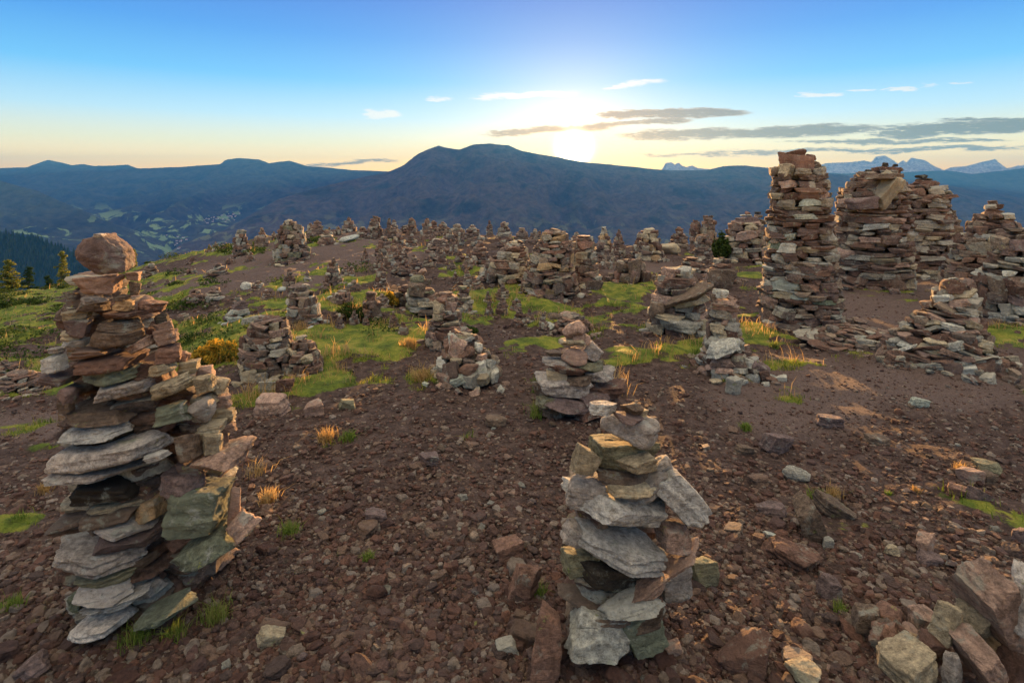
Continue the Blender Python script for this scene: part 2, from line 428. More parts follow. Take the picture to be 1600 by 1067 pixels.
# ------------------------------------------------------------------ near ground
def build_ground():
    ny, nx = 560, 620
    s = np.linspace(0, 1, ny)
    Y = -12 + 0 * s
    lo, hi = math.log(1.6), math.log(1500)
    # rows: behind the camera coarse, in front log spaced
    back = np.linspace(-14, 0.6, 40)
    frontr = np.exp(np.linspace(math.log(.75), math.log(46), 470)); far = np.exp(np.linspace(math.log(48), math.log(1500), 50))
    Y = np.concatenate([back, frontr, far]); ny = len(Y)
    u = np.linspace(-1, 1, nx); u = 1.02 * u * .93 + .95 * np.sign(u) * np.abs(u) ** 9
    UU, YY = np.meshgrid(u, Y)
    XX = UU * (np.maximum(YY, 0) + 1.0) * 1.1 + UU * np.maximum(-YY, 0) * .5
    ZZ = height(XX, YY)
    near = np.clip((16 - YY) / 8, 0, 1)
    gm = grass_mask(XX.ravel(), YY.ravel(), ZZ.ravel()); pm = path_mask(XX.ravel(), YY.ravel(), ZZ.ravel())
    ZZ = ZZ + (near * .012 * f2(XX, YY, .09, 3, 55)) * (1 - .6 * pm.reshape(ZZ.shape)) + gm.reshape(ZZ.shape) * .03
    V = np.stack([XX.ravel(), YY.ravel(), ZZ.ravel()], 1)
    idx = np.arange(ny * nx).reshape(ny, nx)
    Fc = np.stack([idx[:-1, :-1], idx[:-1, 1:], idx[1:, 1:], idx[1:, :-1]], -1).reshape(-1, 4)
    o = link_mesh('ground', V, Fc, ground_material(), attrs={'grass': gm, 'path': pm})
    tag(o, kind='structure'); return o


build_ground()

# ------------------------------------------------------------------ stones
def ico(sub):
    t = (1 + 5 ** .5) / 2
    v = [(-1, t, 0), (1, t, 0), (-1, -t, 0), (1, -t, 0), (0, -1, t), (0, 1, t), (0, -1, -t), (0, 1, -t), (t, 0, -1), (t, 0, 1), (-t, 0, -1), (-t, 0, 1)]
    f = [(0, 11, 5), (0, 5, 1), (0, 1, 7), (0, 7, 10), (0, 10, 11), (1, 5, 9), (5, 11, 4), (11, 10, 2), (10, 7, 6), (7, 1, 8), (3, 9, 4), (3, 4, 2), (3, 2, 6), (3, 6, 8), (3, 8, 9),
         (4, 9, 5), (2, 4, 11), (6, 2, 10), (8, 6, 7), (9, 8, 1)]
    v = [np.array(p) / np.linalg.norm(p) for p in v]
    for _ in range(sub):
        cache = {}; nf = []
        def mid(a, b):
            k = (min(a, b), max(a, b))
            if k not in cache:
                p = v[a] + v[b]; v.append(p / np.linalg.norm(p)); cache[k] = len(v) - 1
            return cache[k]
        for a, b, c in f:
            ab, bc, ca = mid(a, b), mid(b, c), mid(c, a)
            nf += [(a, ab, ca), (b, bc, ab), (c, ca, bc), (ab, bc, ca)]
        f = nf
    return np.array(v), np.array(f, np.int32)


ICO = {s: ico(s) for s in (1, 2, 3, 4)}


def stone_verts(seed, sub, kind='slab'):
    """fractured stone, filling the box [-.5,.5]^3"""
    r = np.random.RandomState(seed); V, _ = ICO[sub]; pl = []
    if kind == 'slab':
        k = r.randint(5, 8); a0 = r.rand() * 6.28
        for i in range(k):
            a = a0 + 6.283 * (i + r.uniform(-.3, .3)) / k; pl.append((math.cos(a), math.sin(a), r.uniform(-.45, .45), r.uniform(.72, 1.02)))
        for s in (1, -1):
            pl.append((r.uniform(-.14, .14), r.uniform(-.14, .14), s, r.uniform(.55, .7)))
            pl.append((r.uniform(-.5, .5), r.uniform(-.5, .5), s, r.uniform(.72, .85)))
        p = 44
    elif kind == 'block':
        a0 = r.rand() * 1.5
        for i in range(4):
            a = a0 * .3 + 1.571 * i + r.uniform(-.25, .25); pl.append((math.cos(a), math.sin(a), r.uniform(-.25, .25), r.uniform(.7, .85)))
        for s in (1, -1): pl.append((r.uniform(-.2, .2), r.uniform(-.2, .2), s, r.uniform(.62, .75)))
        for i in range(4):
            n = r.normal(size=3); n /= np.linalg.norm(n); pl.append((*n, r.uniform(.85, .98)))
        p = 56
    elif kind == 'peak':   # many-faced boulder, blunt peak above, two slanting undersides
        pl = [(.62, .1, .78, .70), (-.42, 0, .90, .78), (-.95, 0, .3, .8), (.95, .1, .25, .86), (-.5, -.2, -.85, .66), (.28, .1, -.95, .80), (.1, -.95, .3, .74), (0, -.85, -.5, .72), (.1, .95, 0, .8), (.7, -.6, .3, .82), (-.6, -.75, .2, .80), (-.85, 0, -.5, .78)]
        p = 40
    else:   # round boulder
        for i in range(16):
            n = r.normal(size=3); n /= np.linalg.norm(n); pl.append((*n, r.uniform(.78, 1.0)))
        p = 9
    N = np.array([q[:3] for q in pl]); N = N / np.linalg.norm(N, axis=1)[:, None]; dd = np.array([q[3] for q in pl])
    c = np.maximum(V @ N.T, 0) / dd
    rad = (c ** p).sum(1) ** (-1 / p); rad = np.minimum(rad, 1.5)
    P_ = V * rad[:, None]
    off = r.rand(3) * 50
    if sub >= 2:
        P_ = P_ * (1 + .11 * fbm(P_ * 1.8 + off, 3, seed)[:, None])
        if sub >= 3:
            P_ = P_ + V * (.05 * fbm(P_ * 4.5 + off, 3, seed + 3, .6)[:, None])
            st = vnoise(np.stack([P_[:, 0] * .7 + off[0], P_[:, 1] * .7, P_[:, 2] * 7 + off[1]], 1), seed + 7)
            P_[:, :2] *= (1 + .05 * st)[:, None]
            if kind != 'round':      # bedding planes: ledges where the layers have split
                nb = r.uniform(2.2, 4.5); zz = P_[:, 2] * nb + .12 * vnoise(P_ * 2 + off, seed + 9) * nb + 40.5; b0 = np.floor(zz); fr_ = np.clip((zz - b0) / .22, 0, 1)
                led = _h(b0.astype(np.int64), 0 * b0.astype(np.int64), 0 * b0.astype(np.int64), seed) * fr_ + _h(b0.astype(np.int64) - 1, 0 * b0.astype(np.int64), 0 * b0.astype(np.int64), seed) * (1 - fr_)
                P_[:, :2] *= (1 + .10 * (led - .5))[:, None]
        if sub >= 4:
            P_ = P_ + V * (.022 * fbm(P_ * 11 + off, 3, seed + 5, ridged=True)[:, None])
    else:
        P_ = P_ * (1 + .10 * r.uniform(-1, 1, len(P_)))[:, None]
    mn, mx = P_.min(0), P_.max(0)
    return (P_ - (mn + mx) / 2) / (mx - mn)


_protos = {}


def proto(kind, sub, i, mat):
    key = (kind, sub, i, mat.name)
    if key not in _protos:
        V = stone_verts(1000 * sub + i * 7 + {'slab': 1, 'block': 300, 'round': 600, 'peak': 900}[kind], sub, kind)
        o = link_mesh('stone', V, ICO[sub][1], mat, smooth=(sub >= 3), sharp=32)
        me = o.data; bpy.data.objects.remove(o); _protos[key] = me
    return _protos[key]


NP_ = {'slab': 26, 'block': 14, 'round': 10, 'peak': 1}


def stone(loc, dims, rot, col=None, kind='slab', sub=3, name='stone', parent=None, mat=None, seed=None, rng=random):
    me = proto(kind, sub, (seed if seed is not None else rng.randrange(999)) % NP_[kind], mat or ROCK)
    o = bpy.data.objects.new(name, me); COL.objects.link(o)
    o.location = loc; o.scale = dims; o.rotation_euler = rot
    o.color = (*col, 1.0) if col else (1, 1, 1, 0)
    if parent is not None: o.parent = parent
    return o


class Pile:
    """stones gathered into one mesh"""
    def __init__(s): s.V = []; s.F = []; s.n = 0
    def add(s, loc, dims, rot, kind='slab', sub=2, seed=0):
        V = stone_verts_cached(kind, sub, seed)
        M = np.array(Euler(rot).to_matrix())
        V = (V * np.array(dims)) @ M.T + np.array(loc)
        s.V.append(V); s.F.append(ICO[sub][1] + s.n); s.n += len(V)
    def build(s, name, mat, parent=None, smooth=False):
        return link_mesh(name, np.concatenate(s.V), np.concatenate(s.F), mat, parent, smooth=smooth, sharp=35)


_sv = {}


def stone_verts_cached(kind, sub, seed):
    k = (kind, sub, seed % 20)
    if k not in _sv: _sv[k] = stone_verts(50 + 13 * (seed % 20) + sub, sub, kind)
    return _sv[k]


C = dict(red=(.22, .125, .095), dred=(.14, .078, .06), pink=(.34, .225, .18), purple=(.17, .12, .115), grey=(.31, .29, .255), pale=(.46, .44, .39), palegreen=(.36, .375, .32),
         green=(.17, .20, .14), tan=(.35, .285, .20), olive=(.21, .195, .13), dark=(.045, .037, .03), brown=(.15, .107, .082), blue=(.38, .39, .36), orange=(.38, .25, .14))


def layers(H, prof, th, rng, L):
    """list of stone placements (x,y,z,w,d,h,yaw,front) of a dry-laid cairn; prof(t)->(radius, xoff)"""
    out = []; z = -.04 * H; li = 0
    while z < H * .985:
        t = min(max(z / H, 0), 1); R, xo = prof(t)
        h = th * rng.uniform(.55, 1.45) * (1.2 if z < .05 * H else 1)
        h = min(h, max(H - z, th * .5)); li += 1
        if R > L * .62:
            n = max(4, int(round(2 * math.pi * (R - L * .2) / (L * .86)))); a0 = rng.random() * 6.28; acc = 0
            for i in range(n):
                a = a0 + 6.2832 * (i + rng.uniform(-.18, .18)) / n
                w_ = L * rng.uniform(.65, 1.45); d_ = L * rng.uniform(.5, .85)
                hh = h * rng.uniform(.75, 1.25)
                if rng.random() < .12: hh *= 1.7
                rr = R - d_ * .42 + rng.uniform(-.1, .12) * L
                out.append((xo + rr * math.cos(a), rr * math.sin(a), z + h * .5 + rng.uniform(-.15, .15) * h, w_, d_, hh * 1.12, a + math.pi / 2, math.sin(a) < .25, 0))
            nf = max(1, int((R - L * .55) / (L * .7)) ** 2)
            for i in range(nf):
                a = rng.random() * 6.28; rr = (R - L * .7) * math.sqrt(rng.random()) if nf > 1 else 0
                out.append((xo + rr * math.cos(a), rr * math.sin(a), z + h * .5, max(L * 1.3, R * .9), max(L * 1.1, R * .8), h * 1.15, rng.random() * 3, False, 1))
        else:
            w_ = max(R * 2 * rng.uniform(.85, 1.2), L * .35)
            if rng.random() < .4 and R > L * .35:
                for s in (-1, 1):
                    out.append((xo + s * w_ * .26, rng.uniform(-.1, .1) * L, z + h * .5, w_ * .62, w_ * rng.uniform(.6, .9), h * 1.12, rng.uniform(-.4, .4), True, 0))
            else:
                out.append((xo + rng.uniform(-.08, .08) * w_, rng.uniform(-.1, .1) * w_, z + h * .5, w_, w_ * rng.uniform(.7, 1.0), h * 1.15, rng.uniform(-.5, .5), True, 0))
        z += h * .93
    return out


NCAIRN = [0]


def cairn(px, base, top, wb, wt, label, th=9, L=22, detail=2, prof=None, seed=None, group=None, cols=None, skirt=6, name='stone_cairn', kinds=(.85, .15), tilt=.07, maxparts=100, push=0.0, lean=0):
    """px, base row, top row, width at base and at the top; th, L typical stone thickness and length (all in pixels at its distance)"""
    NCAIRN[0] += 1
    rng = random.Random(seed if seed is not None else int(px * 7 + base))
    p = at(px, base); k = (p.y + .0) / F
    if push: p = Vector(((px - CX) / F * (p.y + push), p.y + push, 0)); p.z = hz(p.x, p.y); k = p.y / F
    Rb = wb * k / 2
    c = Vector((p.x * (1 + Rb * .6 / p.y), p.y + Rb * .6, 0)); c.z = hz(c.x, c.y); k = c.y / F
    H = CAMZ - (top - HROW) * k - c.z
    pr = prof or [(0, wb / 2, 0), (.1, (wb * .9 + wt * .1) / 2, 0), (.5, (wb * .45 + wt * .55) / 2, 0), (.88, wt / 2, 0), (1, wt * .3, 0)]
    ts = [q[0] for q in pr]; rs = [q[1] * k for q in pr]; xs = [q[2] * k for q in pr]
    pf = lambda t: (float(np.interp(t, ts, rs)), float(np.interp(t, ts, xs)) + lean * k * t)
    lay = layers(H, pf, th * k, rng, L * k)
    for i in range(skirt):      # fallen stones at the foot
        a = rng.uniform(math.pi, 2 * math.pi) if rng.random() < .75 else rng.random() * 6.28
        rr = rs[0] * rng.uniform(.95, 1.35); sx = xs[0] + rr * math.cos(a); sy = rr * math.sin(a)
        s_ = L * k * rng.uniform(.35, .8)
        lay.append((sx, sy, hz(c.x + sx, c.y + sy) - c.z + s_ * .12, s_, s_ * .8, s_ * rng.uniform(.35, .6), rng.random() * 6, True, 2))
    if detail == 0:
        P_ = Pile()
        for (x, y, z, w_, d_, h_, yaw, fr, kk) in lay:
            P_.add((x, y, z), (w_, d_, h_), (rng.uniform(-tilt, tilt), rng.uniform(-tilt, tilt), yaw), 'slab' if rng.random() < kinds[0] else 'block', 2 if w_ / k > 9 else 1, rng.randrange(20))
        o = P_.build(name, ROCK); o.location = c; o.color = (1, 1, 1, 0)
        return tag(o, label, 'cairn', group)
    root = empty(name, c, label, 'cairn', group)
    vis = [q for q in lay if q[7]]; rest = [q for q in lay if not q[7]]
    vis.sort(key=lambda q: -(q[3] * q[5]) if q[8] != 2 else 0)
    rest += vis[maxparts - 1:]; vis = vis[:maxparts - 1]
    for (x, y, z, w_, d_, h_, yaw, fr, kk) in vis:
        col = None
        if cols and rng.random() < cols[0]: 
            b_ = C[rng.choice(cols[1])]; f_ = rng.uniform(.75, 1.25); col = tuple(v * f_ for v in b_)
        stone((x, y, z), (w_, d_, h_), (rng.gauss(0, tilt), rng.gauss(0, tilt), yaw), col, 'slab' if rng.random() < kinds[0] else rng.choice(('block', 'block', 'round')), 3, parent=root, rng=rng)
    if rest:
        P_ = Pile()
        for (x, y, z, w_, d_, h_, yaw, fr, kk) in rest:
            P_.add((x, y, z), (w_, d_, h_), (rng.gauss(0, tilt), rng.gauss(0, tilt), yaw), 'slab', 3 if fr and w_ / k > 12 else 2, rng.randrange(20))
        o = P_.build('inner_stones', ROCK, root, smooth=True); o.color = (1, 1, 1, 0); o['kind'] = 'stuff'
    return root


def seen_box(px, rw, w_, h_, yn, d):
    """x, z centre and size of a stone whose near face stands at distance yn, given its width and height as seen"""
    a, b = yn + .2 * d, yn + .8 * d
    pl, pr_ = px - w_ / 2, px + w_ / 2
    xl = (pl - CX) / F * (a if pl < CX else b); xr = (pr_ - CX) / F * (a if pr_ > CX else b)
    W = max(xr - xl, .5 * w_ * yn / F); xc = (xl + xr) / 2
    zt = CAMZ - (rw - h_ / 2 - HROW) / F * (yn + .35 * d); zb = CAMZ - (rw + h_ / 2 - HROW) / F * (yn + .2 * d)
    H = max(zt - zb, .5 * h_ * yn / F)
    return xc, (zt + zb) / 2, W, H


def hand_cairn(name, base_px, base_row, stones, label, core=None, cat='cairn', group=None, sub=4):
    """each stone given by where and how large it shows: (px,row,w,h,tilt deg,colour,kind,depth offset m,depth ratio)"""
    p = at(base_px, base_row); Y0 = p.y
    root = empty(name, p, label, cat, group)
    rng = random.Random(int(base_px))
    for i, s in enumerate(stones):
        px, rw, w_, h_, tl, col, kind, dy_, dr = (list(s) + [None] * 9)[:9]
        kind = kind or 'slab'; dy_ = dy_ or 0; dr = dr or .75
        yn = Y0 - .06 + dy_; k = yn / F; d = min(max(w_ * k * dr, .05), .26)
        xc, zc, W, H = seen_box(px, rw, w_, h_, yn, d)
        loc = Vector((xc, yn + d / 2, zc)) - p
        sn = abs(math.sin(math.radians(tl or 0)))
        if kind == 'slab': H = max(H * .55, H - W * sn * .35)
        cc = C[col]; f_ = rng.uniform(.82, 1.15)
        stone(loc, (W, d, H), (math.radians(rng.uniform(-5, 3)), math.radians(tl or 0), math.radians(rng.uniform(-8, 8))),
              tuple(v * f_ for v in cc), kind, sub, parent=root, seed=i * 5 + int(base_px), mat=ROCKP if col in ('pale', 'palegreen', 'green', 'blue', 'grey') else ROCK)
    return root, p, Y0


def fill(root, p, Y0, boxes, seed=3):
    """stones behind the face of a hand-laid cairn: (px,row_top,row_bottom,width px,depth offset)"""
    rng = random.Random(seed); P_ = Pile()
    for (px, r0, r1, w_, dy_) in boxes:
        y = Y0 + dy_; k = y / F; r = r0
        while r < r1:
            t = rng.uniform(14, 26)
            for j in range(2):
                P_.add(Vector(((px + rng.uniform(-.12, .12) * w_ - CX) * k, y + rng.uniform(-.03, .03), CAMZ - (r + t / 2 - HROW) * k)) - p, (w_ * k * rng.uniform(.7, 1), .26 * rng.uniform(.8, 1.1), t * k * 1.2),
                       (rng.gauss(0, .08), rng.gauss(0, .08), rng.uniform(-.4, .4)), 'slab', 3, rng.randrange(20))
            r += t * .95
    o = P_.build('inner_stones', ROCK, root, smooth=True); o.color = (1, 1, 1, 0); o['kind'] = 'stuff'

# ------------------------------------------------------------------ far mountains, valley, forest
def mountain_mat(name, c1, c2, c3, sc=.004, patch=True):
    m, q = new_mat(name); geo = q.node('ShaderNodeNewGeometry'); v = geo.outputs['Position']
    n = q.noise(v, sc, 6, .6); n2 = q.noise(v, sc * 7, 5, .65)
    col = q.ramp(n, [(.35, c1), (.55, c2), (.68, c1)])
    col = q.mix(.5, col, q.ramp(n2, [(.35, (.3, .3, .3)), (.65, (1.9, 1.9, 1.9))]), 'MULTIPLY')
    if patch:      # hay meadows
        vv = q.vscale(v, (1, 1, .4)); a = q.ss(q.noise(vv, sc * 2.6, 4, .6, .6), .56, .60)
        sepz = q.node('ShaderNodeSeparateXYZ'); q.put(sepz.inputs[0], v)
        a = q.m('MULTIPLY', a, q.ss(sepz.outputs[2], -150, -300))
        col = q.mix(q.m('MULTIPLY', a, .95), col, c3)
    finish(q, col, .95, n2, .8, 12, .05); return m


MT_FAR = mountain_mat('far_slopes', (.02, .03, .018), (.045, .05, .03), (.18, .27, .11), .0028)
MT_MAIN = mountain_mat('forest_and_scree', (.022, .028, .018), (.06, .052, .04), (.11, .12, .06), .004)
MT_DOLO = mountain_mat('pale_rock', (.22, .21, .21), (.35, .33, .32), (.3, .3, .3), .004, False)
MT_DARK = mountain_mat('dark_forest', (.018, .032, .018), (.032, .05, .024), (.07, .09, .04), .01)
MT_VAL = mountain_mat('valley_meadows', (.03, .06, .025), (.06, .10, .035), (.30, .42, .18), .004)


def ridge(name, crest, dist, zbase, depthw, mat, jag=2.0, gully=.12, seed=0, n=420, rough_px=60, concave=1.3):
    """mountain chain: crest as (px,row) silhouette heights at real distance, slopes down on both sides"""
    cx = np.array([c[0] for c in crest], float); cr = np.array([c[1] for c in crest], float)
    cd = np.array([c[2] if len(c) > 2 else dist for c in crest], float)
    px = np.linspace(cx[0], cx[-1], n); row = np.interp(px, cx, cr); dd = np.interp(px, cx, cd)
    row = row + jag * fbm(np.stack([px / rough_px, px * 0, px * 0 + seed], 1), 5, seed) + .45 * jag * fbm(np.stack([px / 11, px * 0, px * 0 + seed], 1), 4, seed + 50, .6)
    X = (px - CX) / F * dd; Z = CAMZ - (row - HROW) / F * dd
    nt = 70; T = np.concatenate([np.linspace(-.5, 0, 18)[:-1], np.linspace(0, 1, nt)])
    TT, XX = np.meshgrid(T, X, indexing='ij'); DD = dd[None, :] - TT * depthw
    ZZ0 = Z[None, :]; fall = np.abs(TT) ** (1 / concave)
    ZZ = ZZ0 + (zbase - ZZ0) * np.where(TT >= 0, fall, np.abs(TT) * 1.6)
    gn = f2(XX, DD, depthw * .16, 5, seed + 11, ridged=True)
    amp = gully * np.abs(Z[None, :] - zbase)
    ZZ = ZZ + gn * amp * np.clip(np.abs(TT) * 5, 0, 1) * np.where(TT > .97, 0, 1) - amp * .25 * np.clip(np.abs(TT) * 5, 0, 1)
    XX = XX + 0 * TT
    V = np.stack([XX.ravel(), DD.ravel(), ZZ.ravel()], 1)
    idx = np.arange(len(T) * n).reshape(len(T), n)
    Fc = np.stack([idx[:-1, :-1], idx[1:, :-1], idx[1:, 1:], idx[:-1, 1:]], -1).reshape(-1, 4)
    return tag(link_mesh(name, V, Fc, mat), kind='structure')


ridge('mountain_range', [(-700, 280), (-300, 262), (0, 262), (40, 262), (75, 250), (100, 255), (112, 258), (130, 256), (150, 259), (200, 257), (215, 263), (260, 262), (300, 260), (345, 257), (352, 250), (372, 247),
                         (405, 249), (420, 255), (440, 252), (455, 252), (470, 257), (480, 260), (560, 266), (620, 268), (760, 280), (1000, 300)], 6200, -480, 2600, MT_FAR, 1.6, .17, 2)
ridge('mountain_shoulder', [(-900, 300), (-300, 270), (-60, 276), (0, 283), (60, 300), (130, 330), (220, 372), (300, 420), (380, 470)], 3600, -560, 1500, MT_FAR, 2, .10, 7, 240)
ridge('forested_hill', [(-900, 325), (-300, 330), (-60, 356), (0, 364), (60, 375), (110, 392), (170, 420), (240, 455), (330, 500)], 1500, -480, 700, MT_DARK, 1.5, .05, 9, 200)
ridge('main_mountain', [(230, 470, 3000), (300, 388, 3400), (370, 348, 3700), (437, 311, 4000), (500, 292, 4200), (542, 283, 4300), (575, 276), (610, 268), (632, 258), (650, 243), (668, 234), (685, 228), (700, 232), (718, 234), (740, 226), (765, 224), (795, 227),
                        (815, 236), (835, 240), (870, 245), (905, 252), (960, 259), (1050, 266), (1105, 266), (1130, 261), (1165, 259), (1200, 262), (1240, 268), (1330, 274), (1420, 281), (1480, 290), (1550, 302), (1640, 318), (1800, 345), (2200, 400)],
      4500, -520, 2300, MT_MAIN, 1.4, .16, 4, 520)
ridge('far_hills', [(1150, 285), (1230, 268), (1290, 270), (1380, 272), (1440, 268), (1480, 266), (1520, 272), (1560, 268), (1600, 263), (1700, 258), (2000, 265), (2500, 280)], 6000, -300, 1500, MT_FAR, 1.2, .08, 14, 260)
ridge('jagged_mountains', [(1000, 275), (1034, 266), (1040, 255), (1050, 254), (1054, 258), (1060, 254), (1066, 259), (1072, 261), (1082, 259), (1090, 263), (1110, 265), (1200, 268), (1270, 262), (1290, 255), (1330, 254),
                           (1350, 251), (1362, 253), (1368, 245), (1382, 243), (1395, 250), (1403, 256), (1411, 250), (1416, 254), (1424, 246), (1432, 248), (1446, 251), (1460, 260), (1475, 266), (1484, 262), (1510, 260), (1530, 254), (1545, 251),
                           (1556, 249), (1562, 258), (1572, 264), (1590, 259), (1620, 257), (1700, 262), (1900, 262)], 7800, -250, 1300, MT_DOLO, .8, .05, 20, 460, 14)


def valley():
    xs = np.linspace(-6500, 6500, 160); ys = np.linspace(900, 8500, 120); XX, YY = np.meshgrid(xs, ys)
    ZZ = -500 + 40 * f2(XX, YY, 700, 4, 3)
    idx = np.arange(XX.size).reshape(XX.shape)
    Fc = np.stack([idx[:-1, :-1], idx[:-1, 1:], idx[1:, 1:], idx[1:, :-1]], -1).reshape(-1, 4)
    tag(link_mesh('valley_floor', np.stack([XX.ravel(), YY.ravel(), ZZ.ravel()], 1), Fc, MT_VAL), kind='structure')


valley()
bpy.context.view_layer.update()
DG = bpy.context.evaluated_depsgraph_get()


def cast(px, row):
    d = Vector(((px - CX) / F, 1, (HROW - row) / F)).normalized()
    ok, loc, nrm, i, ob, mtx = scene.ray_cast(DG, Vector((0, 0, CAMZ)) + d * 200, d)
    return loc if ok else None


# forest of the dark hill: one mass of small conifers
def far_forest():
    r = np.random.RandomState(5); P = []; 
    for _ in range(5200):
        px = r.uniform(-150, 300); row = r.uniform(355, 480)
        p = cast(px, row)
        if p is None or p.y > 1900 or p.y < 700: continue
        P.append((*p,))
    P = np.array(P); n = len(P); h = r.uniform(11, 19, n); rd = h * r.uniform(.16, .24, n); k = 6
    a = np.arange(k) / k * 6.283
    base = P[:, None, :] + np.stack([np.cos(a)[None] * rd[:, None], np.sin(a)[None] * rd[:, None], np.zeros((n, k)) - 1 + 0 * rd[:, None]], 2)
    top = P + np.stack([r.normal(0, .3, n), 0 * h, h], 1)
    V = np.concatenate([base.reshape(-1, 3), top]); b = np.arange(n)[:, None] * k; i = np.arange(k)[None]
    Fc = np.stack([b + i, b + (i + 1) % k, np.broadcast_to(n * k + np.arange(n)[:, None], (n, k))], -1).reshape(-1, 3)
    o = link_mesh('forest', V, Fc, SPRUCEM, smooth=False); tag(o, 'dark spruce forest covering the lower hillside above the valley', 'forest', kind='stuff')


far_forest()


def villages():
    r = random.Random(8); WALL = simple_mat('white_render', (.75, .73, .68), (.85, .83, .78), .5); ROOFM = simple_mat('roof_tiles', (.16, .09, .07), (.24, .13, .10), .5)
    bx = np.array([(-1, -1, 0), (1, -1, 0), (1, 1, 0), (-1, 1, 0), (-1, -1, 1), (1, -1, 1), (1, 1, 1), (-1, 1, 1)], float)
    bf = [(0, 1, 2, 3), (4, 7, 6, 5), (0, 4, 5, 1), (1, 5, 6, 2), (2, 6, 7, 3), (3, 7, 4, 0)]
    Vh = bx * [7, 5, 6]; rv = np.array([(-7.8, -5.8, 5.8), (7.8, -5.8, 5.8), (7.8, 5.8, 5.8), (-7.8, 5.8, 5.8), (-7.8, 0, 9.5), (7.8, 0, 9.5)])
    root = empty('farm_house', (0, 0, 0), 'white house with a brown pitched roof in the valley village', 'house', 'white houses of the valley village')
    wl = link_mesh('wall', Vh, bf, WALL, root, smooth=False); me = bpy.data.meshes.new('roof')
    me.from_pydata([tuple(v) for v in rv], [], [(0, 1, 5, 4), (2, 3, 4, 5), (1, 2, 5), (3, 0, 4), (0, 3, 2, 1)]); me.materials.append(ROOFM)
    rf = bpy.data.objects.new('roof', me); COL.objects.link(rf); rf.parent = root
    first = True
    for i in range(46):
        if i < 34: px, row = r.gauss(346, 17), 0; row = 340 - (px - 346) * .18 + r.gauss(0, 3.2)
        else: px, row = r.gauss(278, 10), r.gauss(382, 8)
        p = cast(px, row)
        if p is None: continue
        if first: a = root; first = False
        else:
            a = root.copy(); COL.objects.link(a)
            for ch in (wl, rf): c2 = ch.copy(); COL.objects.link(c2); c2.parent = a
        if i >= 34: a['label'] = 'white house on the valley bottom below the village'; a['group'] = 'white houses on the valley bottom'
        a.location = p - Vector((0, 0, 1)); a.rotation_euler = (0, 0, r.uniform(0, 3)); s = r.uniform(.6, 1.15); a.scale = (s, s, s)


villages()

# the evening air
def haze():
    bpy.ops.mesh.primitive_cube_add(size=1); o = bpy.context.object; o.name = 'haze'
    x0, x1, y0, y1, z0, z1 = -9000, 12500, -60, 8900, -640, 400
    o.scale = (x1 - x0, y1 - y0, z1 - z0); o.location = ((x0 + x1) / 2, (y0 + y1) / 2, (z0 + z1) / 2)
    m = bpy.data.materials.new('haze'); m.use_nodes = True; nt = m.node_tree; nt.nodes.clear()
    v = nt.nodes.new('ShaderNodeVolumePrincipled'); v.inputs['Density'].default_value = HAZE_D
    v.inputs['Color'].default_value = (.035, .19, .56, 1); v.inputs['Anisotropy'].default_value = .08
    q = nt.nodes.new('ShaderNodeOutputMaterial'); nt.links.new(v.outputs[0], q.inputs['Volume'])
    o.data.materials.append(m); tag(o, 'blue evening haze filling the valley', 'haze', kind='stuff')


haze()

